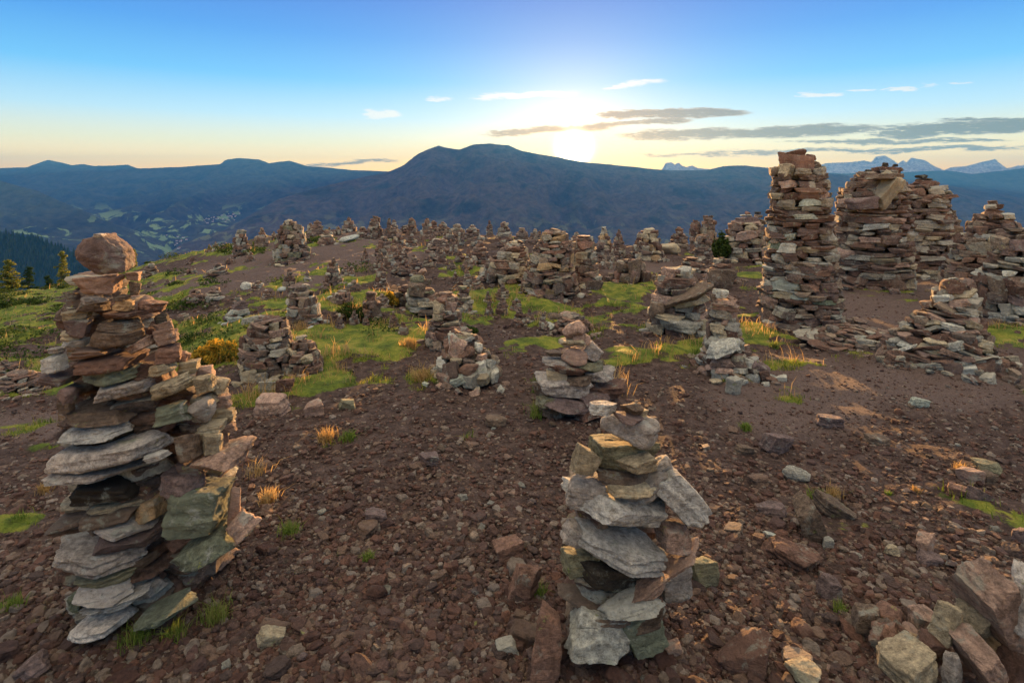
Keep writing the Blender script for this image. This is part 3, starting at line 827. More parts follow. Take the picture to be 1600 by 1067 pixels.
# ------------------------------------------------------------------ hand-laid front cairns
LEFT = [
    (165, 398, 108, 66, 5, 'grey', 'peak', -.02, .8), (156, 369, 28, 9, -3, 'pale', 'slab', 0, .8),
    (158, 446, 87, 34, 1, 'pink', 'block', 0, .7), (206, 433, 36, 17, 4, 'pink', 'block', .10), (213, 451, 26, 25, 0, 'brown', 'block', .09),
    (147, 469, 58, 13, 0, 'grey', 'slab'), (190, 467, 34, 12, -3, 'brown', 'slab', .03), (113, 464, 24, 14, 0, 'dred', 'block', .05),
    (141, 482, 68, 17, 1, 'brown', 'slab'), (196, 478, 40, 20, 6, 'orange', 'block', .03), (238, 481, 64, 23, 8, 'red', 'slab', .08), (168, 482, 60, 18, 0, 'dred', 'slab', .1),
    (122, 495, 62, 20, -3, 'tan', 'slab'), (198, 494, 78, 15, -1, 'dred', 'slab'), (254, 501, 34, 20, 0, 'dark', 'slab', .08), (160, 500, 50, 16, 0, 'brown', 'slab', .1),
    (123, 514, 50, 32, 8, 'purple', 'block', -.02), (194, 509, 100, 20, -2, 'brown', 'slab'), (256, 513, 42, 22, -20, 'pink', 'slab', .06),
    (112, 525, 48, 20, 10, 'tan', 'slab', -.01), (188, 529, 106, 30, -1, 'brown', 'slab', -.02), (258, 527, 42, 27, -8, 'pink', 'block', .06), (230, 527, 34, 30, 0, 'dred', 'slab', .1),
    (116, 538, 58, 17, 5, 'blue', 'slab', -.01), (222, 541, 56, 24, -30, 'pink', 'slab', .02), (170, 545, 70, 16, 0, 'brown', 'slab', .08),
    (90, 548, 34, 10, -4, 'grey', 'slab', .03), (143, 554, 98, 19, -4, 'pink', 'slab', -.02), (265, 555, 56, 28, 5, 'red', 'block', .04),
    (88, 569, 56, 27, -6, 'blue', 'slab', -.01), (177, 571, 138, 36, -6, 'red', 'slab', -.03), (252, 579, 56, 22, -12, 'tan', 'slab', .02),
    (92, 592, 80, 28, 12, 'purple', 'slab', .0), (178, 590, 128, 34, -7, 'green', 'slab', -.02),
    (192, 613, 142, 38, -9, 'grey', 'slab', -.03), (268, 609, 90, 40, -22, 'tan', 'slab', .02), (315, 604, 52, 34, -10, 'tan', 'block', .08),
    (105, 620, 46, 28, 0, 'purple', 'round', -.02), (104, 637, 32, 18, 0, 'brown', 'block', -.02), (125, 611, 50, 20, 0, 'brown', 'slab', .08),
    (160, 648, 160, 32, -2, 'brown', 'slab', -.03), (270, 650, 76, 38, -8, 'green', 'slab', .0), (313, 647, 56, 44, -8, 'grey', 'round', .04),
    (162, 675, 160, 32, -8, 'blue', 'slab', -.05), (172, 690, 146, 26, -14, 'dark', 'slab', -.02), (92, 686, 40, 26, -20, 'purple', 'slab', -.01),
    (172, 712, 228, 50, -9, 'pale', 'slab', -.07), (165, 737, 200, 24, -4, 'grey', 'slab', -.05), (245, 716, 52, 16, -12, 'blue', 'slab', -.06),
    (294, 700, 46, 44, -10, 'brown', 'block', 0), (328, 698, 48, 42, 0, 'tan', 'block', .02), (346, 722, 118, 40, -13, 'pink', 'slab', -.02), (300, 735, 60, 26, 0, 'purple', 'slab', .03),
    (166, 770, 166, 46, 2, 'dark', 'slab', -.03), (190, 790, 128, 22, -3, 'tan', 'slab', 0), (290, 758, 92, 40, 6, 'purple', 'slab', -.02),
    (180, 809, 128, 36, -8, 'brown', 'slab', -.02), (195, 826, 126, 28, 3, 'pale', 'slab', -.03), (235, 800, 60, 50, -20, 'orange', 'slab', .05), (150, 826, 40, 24, 10, 'brown', 'slab', .04),
    (196, 846, 150, 36, 1, 'purple', 'slab', -.03), (308, 800, 122, 88, 6, 'green', 'block', -.04), (368, 790, 30, 70, 5, 'pink', 'block', .05),
    (156, 872, 190, 42, 1, 'grey', 'slab', -.06), (180, 900, 140, 34, -6, 'olive', 'slab', -.03), (225, 882, 56, 30, -20, 'brown', 'slab', .03),
    (328, 862, 158, 76, -31, 'green', 'slab', -.05), (378, 826, 60, 50, -40, 'pink', 'slab', -.04), (276, 858, 60, 20, 5, 'red', 'slab', .08),
    (170, 925, 128, 34, -2, 'pale', 'slab', -.05), (186, 946, 160, 36, -14, 'blue', 'slab', -.05), (118, 945, 30, 34, 0, 'green', 'block', -.02),
    (161, 984, 126, 34, -11, 'pale', 'slab', -.07), (262, 962, 110, 26, -12, 'green', 'slab', -.04), (230, 925, 70, 28, -12, 'grey', 'slab', .05),
    (295, 575, 44, 24, 0, 'tan', 'block', .12), (322, 582, 44, 24, 0, 'pink', 'block', .16), (340, 605, 40, 26, 8, 'tan', 'slab', .16), (347, 628, 40, 22, 0, 'pink', 'slab', .16), (352, 650, 44, 26, 0, 'tan', 'block', .14),
    (350, 672, 50, 22, -6, 'pink', 'slab', .12), (340, 690, 50, 24, 0, 'red', 'slab', .1), (284, 560, 36, 20, 0, 'red', 'slab', .14), (318, 628, 60, 24, -8, 'tan', 'slab', .1), (330, 672, 60, 26, -6, 'tan', 'slab', .06),
]
LEFT[0] = (165, 398, 108, 66, 8, 'purple', 'peak', -.02, .6)
root, p0, Y0 = hand_cairn('stone_cairn', 205, 985, LEFT, 'tall heaped cairn of grey and red slabs with a large round boulder on top', group='large cairns')
fill(root, p0, Y0, [(160, 430, 980, 90, .22), (215, 470, 940, 90, .28), (285, 590, 900, 90, .26), (320, 620, 880, 70, .26), (236, 560, 930, 80, .14)], 4)

FRONT = [
    (942, 640, 50, 24, 6, 'blue', 'slab', -.01, .7), (988, 643, 44, 24, 18, 'brown', 'round', 0, .7), (982, 657, 54, 20, 14, 'purple', 'slab', -.02, .7), (1002, 645, 26, 14, 10, 'tan', 'slab', .05),
    (985, 675, 100, 52, 6, 'grey', 'round', .0, .7), (976, 715, 116, 56, 8, 'olive', 'block', 0, .7), (994, 731, 70, 30, -4, 'tan', 'block', -.04), (915, 722, 46, 50, 20, 'tan', 'block', 0, .8),
    (978, 745, 120, 32, 6, 'brown', 'slab', .0), (985, 768, 84, 22, -2, 'tan', 'slab', -.04), (1002, 768, 140, 52, -25, 'grey', 'slab', -.01, .6), (1030, 745, 60, 50, -30, 'grey', 'block', .06),
    (1063, 782, 120, 62, 42, 'blue', 'block', .0, .55), (962, 802, 182, 66, 15, 'blue', 'slab', -.06, .6), (915, 775, 66, 50, 10, 'grey', 'block', .0), (1052, 842, 60, 46, 0, 'pink', 'block', .02),
    (968, 866, 170, 58, 17, 'blue', 'slab', -.07, .6), (900, 838, 50, 34, 30, 'grey', 'block', 0), (1062, 884, 100, 36, -40, 'pink', 'slab', -.01, .7), (1056, 918, 66, 58, -10, 'grey', 'block', .06),
    (936, 900, 130, 60, 15, 'dark', 'block', -.02, .7), (906, 880, 64, 48, 0, 'olive', 'block', .02), (985, 950, 116, 36, -14, 'palegreen', 'slab', -.07, .6), (1010, 930, 100, 36, -35, 'pink', 'slab', -.05, .6),
    (950, 960, 160, 38, 10, 'brown', 'slab', -.03, .7), (1000, 975, 90, 34, -16, 'brown', 'slab', -.02), (935, 1000, 108, 88, 4, 'palegreen', 'block', -.06, .8), (1000, 990, 80, 70, -14, 'green', 'block', -.01),
]
root, p1, Y1 = hand_cairn('stone_cairn', 960, 1035, FRONT, 'squat cairn of pale grey-blue lichened boulders, front centre, with three small stones on top', group='large cairns')
fill(root, p1, Y1, [(985, 690, 770, 70, .14), (985, 770, 880, 100, .18), (980, 860, 1010, 110, .2), (930, 840, 1010, 80, .10), (925, 745, 840, 60, .10)], 6)

MID = [(897, 519, 40, 30, -10, 'pink', 'round', 0, .8), (908, 530, 30, 22, 10, 'pink', 'round', .02), (896, 537, 46, 13, -3, 'tan', 'slab', -.02), (897, 558, 44, 28, 4, 'pink', 'round', 0), (925, 552, 34, 36, 35, 'grey', 'slab', .04),
       (868, 554, 36, 9, 0, 'brown', 'slab', .04), (870, 568, 50, 12, 3, 'grey', 'slab', 0), (915, 573, 62, 20, 8, 'olive', 'slab', 0), (884, 579, 60, 18, 8, 'dred', 'slab', -.03), (870, 590, 36, 26, 0, 'tan', 'block', .03), (935, 588, 60, 22, -5, 'grey', 'slab', .02),
       (880, 605, 90, 30, 4, 'grey', 'block', -.02), (905, 597, 46, 18, 0, 'brown', 'slab', -.04), (940, 612, 80, 26, 0, 'dred', 'slab', .02), (925, 622, 84, 22, 0, 'purple', 'slab', -.03), (853, 612, 46, 26, 0, 'brown', 'slab', .04),
       (893, 635, 108, 30, 12, 'purple', 'slab', -.06), (955, 610, 60, 20, -8, 'dred', 'slab', 0), (858, 628, 44, 20, 0, 'olive', 'block', .0), (925, 642, 70, 24, -10, 'dred', 'slab', -.02), (860, 646, 40, 20, 0, 'brown', 'block', .05), (950, 633, 50, 20, 0, 'dred', 'block', .06)]
root, p2, Y2 = hand_cairn('stone_cairn', 895, 655, MID, 'reddish cairn with rounded pink stones on top, standing behind the squat pale cairn', group='large hand-built stone cairns', sub=3)
fill(root, p2, Y2, [(900, 545, 640, 60, .16), (895, 590, 650, 90, .2)], 9)

# loose blocks in the bottom right corner
RP = [(1555, 965, 205, 66, 62, 'pink', 'block', .02, .5, 'curved reddish slab leaning at the top of the corner heap'), (1604, 950, 60, 118, 4, 'pale', 'block', -.04, .9, 'pale grey-white boulder at the right end of the corner heap'),
      (1475, 984, 58, 82, 14, 'tan', 'block', 0, .8, 'upright tan block with a sunlit rim in the corner heap'), (1520, 975, 78, 50, 30, 'tan', 'block', .06, .8, 'yellowish rounded block between the tan block and the curved slab'),
      (1530, 1040, 120, 60, 52, 'pink', 'block', -.08, .7, 'smooth pink wedge in front of the curved slab'), (1420, 1052, 110, 60, -14, 'tan', 'block', -.06, .8, 'broad tan stone at the left foot of the corner heap'),
      (1429, 1008, 36, 24, -8, 'orange', 'slab', .05, .8, 'small sunlit orange stone on top of the broad tan stone'), (1452, 1018, 50, 50, 40, 'dred', 'block', .0, .8, 'dark red stone between the tan block and the broad tan stone'),
      (1484, 1048, 44, 60, 4, 'grey', 'block', -.07, .8, 'grey stone standing before the pink wedge'), (1545, 1010, 60, 36, 30, 'orange', 'block', .06, .8, 'orange lit stone glimpsed under the curved slab'),
      (1580, 1045, 60, 60, 20, 'dred', 'block', 0, .8, 'dark red block below the curved slab at the frame edge'), (1256, 1060, 66, 30, 12, 'tan', 'slab', -.03, .8, 'sunlit pale stone tip at the bottom edge left of the corner heap')]
pr = at(1500, 1100); YR = pr.y
for i, (px, rw, w_, h_, tl, col, kind, dy_, dr, lab) in enumerate(RP):
    y = YR + .02 + dy_
    if px < 1300: y = at(px, 1075).y
    k = y / F; d = min(w_ * k * dr, .2); xc, zc, W, H = seen_box(px, rw, w_, h_, y - d * .3, d)
    o = stone((xc, y + d * .2, zc), (W, d, H), (0, math.radians(tl), math.radians(5)), C[col], kind, 4, name='boulder', seed=i * 3 + 1, mat=ROCKP if col in ('pale', 'grey') else ROCK)
    tag(o, lab, 'boulder', 'loose boulders')
for i in range(22):      # the heap goes on outside the frame and fills its inside
    k = YR / F; px = random.Random(i).uniform(1410, 1700); rw = random.Random(i + 50).uniform(1035, 1110); y = YR + random.Random(i + 9).uniform(.05, .3)
    q_ = ((px - CX) * k, y, 0); z = max(hz(q_[0], y) + .05, CAMZ - (rw - HROW) * y / F)
    o = stone((q_[0], y, z), (.11, .10, .08), (i, i * .7, i * 2), C[('dred', 'red', 'brown', 'pink')[i % 4]], 'block', 3, name='boulder', seed=i)
    tag(o, 'reddish stone wedged low down in the corner heap', 'boulder', 'stones filling the corner heap')

# ------------------------------------------------------------------ the other large cairns
T = 'large cairns'
pal = (.35, ('pale', 'palegreen', 'tan', 'grey', 'pink', 'blue'))
tower = cairn(1250, 512, 262, 116, 76, 'tall round tower of grey and reddish flat stones, tallest of all', th=8, L=32, seed=5, group=T, cols=(.45, ('pale', 'palegreen', 'tan', 'grey', 'green', 'pink')), tilt=.05,
              prof=[(0, 62, 0), (.1, 59, 0), (.3, 54, 0), (.55, 48, 0), (.8, 42, -1), (1, 37, -3)], kinds=(.93, .07), skirt=10)
def top_stones(root, rows, sub=3, off=0):
    y0 = root.location.y; tp = min(q[1] for q in rows)
    for (px, rw, w_, h_, tl, col, kind) in rows:
        y = y0 - (off * y0 / F if rw > tp + 18 else 0); k = y / F
        stone(Vector(((px - CX) * k, y - .02, CAMZ - (rw - HROW) * k)) - root.location, (w_ * k, w_ * k * .7, h_ * k), (0, math.radians(tl), 0), C[col], kind, sub, parent=root, seed=int(px + rw))
top_stones(tower, [(1243, 256, 54, 34, 4, 'red', 'block'), (1240, 241, 34, 12, -12, 'dred', 'slab'), (1264, 246, 22, 9, 6, 'dred', 'slab'), (1248, 237, 20, 7, -8, 'dark', 'slab'), (1232, 243, 14, 10, 0, 'dred', 'block'), (1270, 262, 24, 18, 30, 'brown', 'block')])
big = cairn(1364, 450, 268, 112, 80, 'broad reddish cairn tower with a long brown slab leaning against its top', th=7.6, L=28, seed=8, group=T, cols=(.3, ('pale', 'tan', 'grey', 'pink')), tilt=.06,
            prof=[(0, 55, 0), (.2, 54, 0), (.5, 52, 0), (.75, 50, 0), (.88, 40, 4), (1, 22, 8)])
top_stones(big, [(1384, 298, 66, 24, -56, 'tan', 'slab'), (1382, 258, 8, 8, 0, 'dark', 'block'), (1397, 259, 10, 5, 0, 'dark', 'slab'), (1355, 268, 12, 6, 0, 'dark', 'slab'), (1346, 318, 42, 20, -8, 'purple', 'block'), (1375, 263, 14, 6, 0, 'dred', 'slab'), (1386, 268, 42, 14, 4, 'dred', 'slab'), (1358, 274, 40, 12, -4, 'brown', 'slab'), (1380, 277, 60, 12, 0, 'brown', 'slab')], off=44)
sec = cairn(1446, 440, 290, 74, 62, 'reddish cairn tower with a flat dark capstone, behind the broad tower', th=7, L=28, seed=9, group=T, cols=(.25, ('tan', 'grey')), tilt=.05, prof=[(0, 38, 0), (.5, 33, 0), (.9, 33, 0), (1, 26, 0)], push=.4)
top_stones(sec, [(1442, 281, 26, 5, -3, 'dark', 'slab'), (1440, 276, 18, 6, 0, 'dark', 'slab'), (1444, 291, 46, 14, 0, 'dred', 'slab'), (1442, 285, 34, 7, 2, 'dred', 'slab')])
cairn(1311, 430, 338, 30, 24, 'reddish cairn peeping out between the tall round tower and the broad tower', th=7, L=14, seed=10, group=T, push=.5)
cairn(1486, 432, 332, 46, 14, 'slim pointed cairn right of the tower with the flat capstone', th=6.5, L=14, seed=11, group=T, push=.6, prof=[(0, 24, 0), (.5, 20, 0), (.85, 10, 0), (1, 4, 0)])
cairn(1548, 492, 312, 130, 20, 'wide cone-shaped dark red cairn near the right edge', th=8, L=26, seed=12, group=T, cols=(.15, ('pale', 'tan')), prof=[(0, 66, -6), (.3, 60, -2), (.55, 46, 2), (.72, 36, 6), (.88, 14, 4), (1, 5, 6)], tilt=.12, push=.4)
cairn(1598, 505, 360, 110, 50, 'massive cairn cut off by the right edge, with grey boulders', th=11, L=30, seed=14, group=T, cols=(.4, ('grey', 'pale', 'brown', 'purple')), tilt=.1, prof=[(0, 60, 0), (.5, 50, 0), (.9, 36, 6), (1, 24, 8)], kinds=(.7, .3))
cairn(1462, 572, 438, 156, 26, 'collapsed sloping heap of flat slabs in front of the cone-shaped cairn', th=9, L=30, seed=15, group=T, cols=(.4, ('pale', 'tan', 'pink', 'grey')), tilt=.22,
      prof=[(0, 78, 0), (.2, 66, 4), (.45, 46, 16), (.7, 30, 28), (.9, 22, 34), (1, 12, 30)], skirt=30)
ln = cairn(1060, 522, 420, 98, 52, 'cairn of big slabs with a long brown slab slanting across it', th=12, L=32, seed=16, group=T, cols=(.4, ('tan', 'pink', 'grey')), tilt=.12, prof=[(0, 48, 0), (.3, 44, 0), (.5, 36, -2), (.8, 28, 0), (1, 22, 0)], skirt=12)
top_stones(ln, [(1073, 462, 84, 14, -27, 'brown', 'slab'), (1062, 424, 50, 11, 2, 'tan', 'slab'), (1062, 506, 74, 20, 4, 'grey', 'slab'), (1025, 484, 26, 26, 0, 'brown', 'round'), (1078, 470, 60, 12, -18, 'tan', 'slab'), (1044, 494, 54, 10, 6, 'tan', 'slab'), (1076, 438, 26, 16, 0, 'brown', 'round')], off=34)
nr = cairn(1133, 592, 470, 118, 40, 'slender reddish cairn with pale notched top stones', th=12, L=30, seed=17, group=T, cols=(.5, ('pink', 'tan', 'pale', 'grey')), tilt=.12,
           prof=[(0, 56, 6), (.15, 44, 4), (.35, 30, 0), (.5, 24, -2), (.9, 20, -4), (1, 16, -4)], skirt=14, kinds=(.75, .25))
top_stones(nr, [(1124, 458, 24, 15, 10, 'pale', 'block'), (1140, 465, 22, 7, 25, 'pink', 'slab'), (1114, 466, 10, 16, 0, 'brown', 'block'), (1130, 476, 36, 9, 3, 'pink', 'slab'), (1126, 540, 62, 18, -18, 'pale', 'slab'), (1175, 575, 46, 30, 25, 'purple', 'block')], off=26)
cairn(698, 545, 458, 62, 22, 'reddish cairn with a knobbly boulder on top, behind the pile of pale stones', th=10, L=24, seed=18, group=T, cols=(.5, ('red', 'pink', 'tan')), prof=[(0, 32, 0), (.3, 30, 0), (.55, 20, 0), (.9, 15, -2), (1, 12, -2)], kinds=(.6, .4))
cairn(725, 602, 520, 112, 36, 'low heap of pale and reddish blocks, centre left, at the foot of the boulder-topped cairn', th=13, L=26, seed=19, group=T, cols=(.55, ('pale', 'palegreen', 'tan', 'pink', 'grey')), prof=[(0, 54, 4), (.3, 42, 4), (.6, 28, 0), (1, 16, -6)], tilt=.25, kinds=(.4, .6), skirt=18)
cairn(420, 590, 498, 84, 36, 'wide reddish cairn beside the orange shrub', th=10, L=25, seed=20, group=T, cols=(.4, ('pink', 'grey', 'tan', 'red')), prof=[(0, 42, 0), (.4, 40, -2), (.8, 28, 0), (1, 18, 2)], tilt=.14, skirt=8)
cairn(474, 590, 528, 62, 16, 'small tapering reddish cairn leaning on the wide cairn beside the orange shrub', th=9, L=22, seed=21, group=T, cols=(.4, ('pink', 'tan', 'red')), prof=[(0, 32, 0), (.5, 26, -2), (.8, 12, 0), (1, 8, -2)], skirt=6)
cairn(475, 513, 446, 56, 26, 'leaning cone of thin slabs on the turf with grey stones on top', th=7, L=20, seed=22, group=T, cols=(.3, ('grey', 'blue', 'pink')), prof=[(0, 28, 2), (.4, 25, 0), (.8, 17, -6), (1, 13, -10)], tilt=.14)
cairn(862, 466, 358, 92, 30, 'massive broad cairn directly below the sun', th=6.8, L=20, seed=23, group=T, cols=(.4, ('tan', 'orange', 'red')), prof=[(0, 47, -2), (.25, 42, -2), (.5, 36, 0), (.75, 29, 4), (.92, 17, 6), (1, 6, 8)], skirt=16, tilt=.12)
cairn(912, 452, 369, 54, 26, 'reddish cairn touching the right side of the massive cairn below the sun', th=8, L=20, seed=24, group=T, cols=(.4, ('pink', 'red', 'tan')), push=.3)
cairn(795, 440, 378, 78, 24, 'broad sloping heap of slabs left of the massive cairn below the sun', th=7, L=20, seed=25, group=T, cols=(.3, ('tan', 'grey')), prof=[(0, 42, -4), (.4, 34, 0), (.8, 16, 10), (1, 8, 14)], tilt=.12)
cairn(986, 446, 410, 52, 34, 'block cairn with square red stones and a pale block on top', th=12, L=22, seed=26, group=T, cols=(.5, ('red', 'pink', 'brown')), kinds=(.3, .7))
cairn(1107, 398, 338, 30, 16, 'slim reddish pillar standing on the crest right of the tiny mound cairn', th=6, L=14, seed=27, group=T, push=.3)
cairn(1086, 398, 344, 18, 12, 'thin dark pillar touching the left side of the slim reddish pillar', th=5, L=10, seed=28, group=T, push=.3)
cairn(1098, 412, 368, 30, 22, 'short reddish stack in front of the slim pillar', th=6, L=14, seed=29, group=T)
w6 = cairn(1166, 414, 346, 68, 46, 'broad reddish cairn with a big smooth slab on top, left of the tall round tower', th=8, L=22, seed=30, group=T, cols=(.4, ('pink', 'tan', 'red')), prof=[(0, 36, 0), (.5, 32, 0), (1, 22, 0)], kinds=(.8, .2), push=.4)
top_stones(w6, [(1165, 346, 36, 15, -4, 'purple', 'block'), (1168, 333, 10, 6, 0, 'red', 'round'), (1166, 337, 18, 4, 0, 'pale', 'slab'), (1184, 333, 10, 4, 0, 'dark', 'slab'), (1184, 338, 13, 6, 0, 'brown', 'block'), (1188, 347, 18, 10, 10, 'brown', 'slab'), (1165, 367, 34, 14, -12, 'pink', 'block')], off=26)
cairn(454, 409, 344, 50, 12, 'large pointed grey cairn on the crest above the smooth gravel path', th=6, L=14, seed=31, group=T, cols=(.35, ('grey', 'olive', 'tan')), prof=[(0, 28, 3), (.3, 24, 1), (.62, 21, 0), (.8, 12, -1), (1, 3, -2)], skirt=14, tilt=.12)
cairn(376, 400, 359, 22, 8, 'narrow pointed grey cairn left of the large pointed cairn', th=5, L=10, seed=32, group=T, prof=[(0, 13, 2), (.5, 11, 0), (.8, 6, 0), (1, 3, 0)], cols=(.4, ('grey',)))
cairn(409, 390, 356, 24, 4, 'dark peaked cairn between the narrow and the large pointed cairns', th=5, L=10, seed=33, group=T, push=.6)
cairn(521, 448, 403, 30, 6, 'dark pyramid cairn at the edge of the smooth gravel path', th=5.5, L=12, seed=34, group=T)
cairn(372, 503, 463, 38, 10, 'stepped pyramid of flat grey slabs on green turf', th=6, L=20, seed=35, group=T, cols=(.6, ('grey', 'blue', 'purple')), kinds=(1, 0), tilt=.03)
cairn(545, 362, 340, 22, 4, 'pointed pale cairn on the crest standing on a pale boulder', th=4.5, L=10, seed=36, group=T)
cairn(586, 372, 338, 24, 10, 'grey pillar cairn on the crest, second right of the large pointed cairn', th=4.5, L=10, seed=37, group=T)
cairn(580, 496, 456, 28, 16, 'narrow tower of square brown blocks beside the yellow grass clump', th=9, L=18, seed=38, group=T, kinds=(.1, .9), cols=(.5, ('brown', 'tan')))
blk = cairn(660, 494, 452, 50, 40, 'cairn of big square blocks with a large brown block near the top', th=13, L=26, seed=39, group=T, kinds=(.3, .7), cols=(.5, ('grey', 'brown', 'olive')))
top_stones(blk, [(652, 452, 30, 22, 3, 'brown', 'block'), (653, 436, 24, 13, -6, 'olive', 'block'), (672, 487, 36, 12, 0, 'brown', 'block'), (668, 474, 30, 9, 0, 'tan', 'block'), (668, 440, 16, 10, 0, 'brown', 'slab'), (660, 424, 14, 9, -20, 'pink', 'round')], off=18)
cairn(724, 490, 448, 32, 18, 'short stack of thick olive stones right of the boulder-topped cairn', th=9, L=22, seed=40, group=T, cols=(.5, ('olive', 'tan', 'grey')))
cairn(632, 478, 448, 34, 20, 'low stack of wide flat stones left of the big square blocks', th=9, L=24, seed=41, group=T, cols=(.5, ('grey', 'dark', 'brown')))
cairn(534, 479, 456, 38, 16, 'low round heap of slabs on the turf above the yellow grass clump', th=6, L=14, seed=42, group=T)
cairn(1016, 412, 359, 40, 26, 'stout rounded cairn right of the sun glow', th=6, L=15, seed=43, group=T, cols=(.4, ('orange', 'tan')), push=.3)
cairn(944, 415, 355, 34, 10, 'pointed ochre cairn right of the reddish cairn below the sun', th=6, L=13, seed=44, group=T, cols=(.4, ('orange', 'tan')), push=.3)

# small and distant cairns: (px, base, top, width, label)
SM = [
    (236, 433, 411, 26, 'dark rubble heap on the crest just right of the boulder-topped cairn'), (262, 447, 437, 9, 'tiny dark cairn on the turf below the crest, left part'), (236, 449, 440, 12, 'tiny dark cairn with a white stone at its foot'),
    (300, 428, 420, 14, 'low scatter of stones on the dark bank under the crest'), (301, 411, 402, 12, 'little stack on the crest left of the twin small cairns'), (327, 395, 383, 9, 'left one of the twin small cairns on the crest'),
    (337, 392, 379, 9, 'right one of the twin small cairns on the crest'), (349, 392, 382, 12, 'low dark cairn right of the twin small cairns'), (341, 431, 412, 30, 'wide low heap at the upper end of the path'),
    (359, 413, 403, 14, 'small heap between the wide low heap and the narrow pointed cairn'), (391, 409, 395, 15, 'small rust-coloured heap at the foot of the narrow pointed cairn'), (306, 477, 453, 28, 'heap of mixed stones at the lower left edge of the path'),
    (335, 470, 449, 32, 'irregular heap right of the heap of mixed stones'), (342, 489, 478, 11, 'tiny stack on turf below the irregular heap'), (287, 503, 491, 22, 'flattened rubble heap on turf near the boulder-topped cairn'),
    (403, 453, 439, 21, 'low cairn at the path edge right of the white boulder'), (416, 470, 453, 17, 'small cairn on turf left of the leaning cone'), (428, 376, 362, 9, 'thin cairn on the crest left of the large pointed cairn'),
    (484, 381, 371, 12, 'small mound on the crest right of the large pointed cairn'), (511, 383, 361, 28, 'dark round cairn on the crest above the path'), (567, 373, 355, 22, 'low cairn between the two pointed crest cairns'),
    (608, 371, 341, 13, 'slim pillar on the crest third right of the large pointed cairn'), (542, 430, 415, 19, 'low dark cairn behind the dark pyramid'), (452, 450, 421, 20, 'small pointed cairn with a round white tip at the path edge'),
    (480, 441, 426, 12, 'tiny pointed cairn between path and turf'), (553, 459, 438, 26, 'low stack of flat slabs on bright turf'), (595, 446, 410, 18, 'narrow cairn with a pale block near its top'),
    (609, 421, 396, 22, 'brown cairn at the end of the path'), (597, 482, 459, 26, 'squat stack touching the narrow tower of square blocks'), (540, 500, 488, 28, 'dark low rubble in front of the yellow grass clump'),
    (623, 391, 366, 26, 'heap of small stones on the crest where the path ends'), (647, 360, 344, 10, 'tiny pillar on the skyline above the path end'), (667, 374, 342, 22, 'knobbly skyline cairn left of the sun glow'),
    (634, 364, 353, 20, 'low mound on the skyline beside the tiny pillar'), (690, 419, 391, 20, 'dark pointed cairn on the turf behind the block cairns'), (687, 394, 374, 42, 'flat heap carrying a long pale slab'),
    (765, 362, 345, 12, 'tiny cairn with a bright white tip on the skyline'), (788, 376, 348, 26, 'pointed rust-red cairn on the skyline left of the sun'), (816, 379, 356, 26, 'rounded cairn right of the pointed rust-red one'),
    (836, 380, 358, 20, 'small cairn against the left side of the massive cairn'), (750, 418, 377, 34, 'tapering cairn with thin layers left of the broad sloping heap'), (967, 402, 361, 22, 'pointed cairn between the ochre cairn and the stout one'),
    (999, 396, 364, 20, 'dark cairn behind the stout rounded cairn'), (1061, 384, 355, 30, 'tiny pointed cairn on the grassy mound right of the dome boulder'), (649, 428, 402, 24, 'reddish rubble cairn above the big square blocks'),
    (632, 432, 406, 22, 'leaning rubble cairn left of the reddish rubble'), (715, 372, 350, 28, 'broad skyline cairn left of the white-tipped one'), (692, 366, 348, 26, 'skyline cairn with a flat top left of the broad one'),
    (738, 374, 352, 26, 'brown skyline cairn just left of the white-tipped one'), (1082, 426, 402, 42, 'low spread of slabs behind the slanting-slab cairn'), (30, 618, 584, 96, 'heap of grey slates at the left edge'), (8, 588, 563, 36, 'small slate heap above the grey slates at the left edge'),
    (1128, 442, 404, 52, 'fallen heap under the big grey leaning slab'), (1340, 415, 400, 12, 'small cairn half hidden behind the broad tower'), (1400, 575, 545, 34, 'little spill of slabs left of the collapsed heap'),
    (895, 522, 492, 60, 'scatter of boulders behind the reddish cairn with rounded pink stones'), (1340, 545, 515, 150, 'long low spill of slabs between the tall tower and the collapsed heap'), (745, 455, 437, 26, 'low stones behind the short olive stack'),
]
for (px, b, t_, w_, lab) in SM:
    h_ = b - t_; flat = w_ > h_ * 1.6
    cairn(px, b, t_, w_, w_ * (.45 if flat else .3), lab, th=max(3.2, h_ * .15), L=max(7, min(w_ * .5, 20)), detail=0, group='small stone cairns', tilt=.2 if flat else .1, skirt=5 if w_ < 40 else 14, seed=int(px + b * 3))
# crowd on the crest left and right of the sun, one behind another
r = random.Random(77); ncr = 0; used = []
while ncr < 70:
    px = r.choice((r.uniform(600, 860), r.uniform(860, 1090), r.uniform(600, 1060), r.uniform(480, 620)))
    cr = float(np.interp(px, _PX, _RW)); b = cr + r.choice((2, 4, 8, 14, 22, 32, 44, 56)) * r.uniform(.7, 1.1)
    if any(abs(px - a) < 9 and abs(b - c_) < 6 for a, c_ in used) or (px < 600 and b > 380): continue
    if (px < 700 and b > 430) or (940 < px < 1010 and b > 425) or (700 < px < 780 and b > 430): continue
    used.append((px, b)); low = .6 if 730 < px < 850 else 1.0
    h_ = low * r.uniform(10, 26) * (1 + (b - cr) / 160) * r.uniform(.6, 1.2); w_ = h_ * r.uniform(.45, 1.25)
    side = 'left of' if px < 830 else 'right of'
    far = 'on the skyline' if b - cr < 9 else ('just below the skyline' if b - cr < 26 else 'on the turf below the skyline')
    shape = ('low' if w_ > h_ * 1.1 else 'pointed')
    cairn(px, b, b - h_, w_, w_ * .3, f'{shape} little cairn {far}, crowd {side} the sun', th=max(3, h_ * .17), L=max(6, w_ * .45), detail=0, group='crowd of little cairns on the crest', tilt=.14, skirt=3, seed=int(px * 3))
    ncr += 1

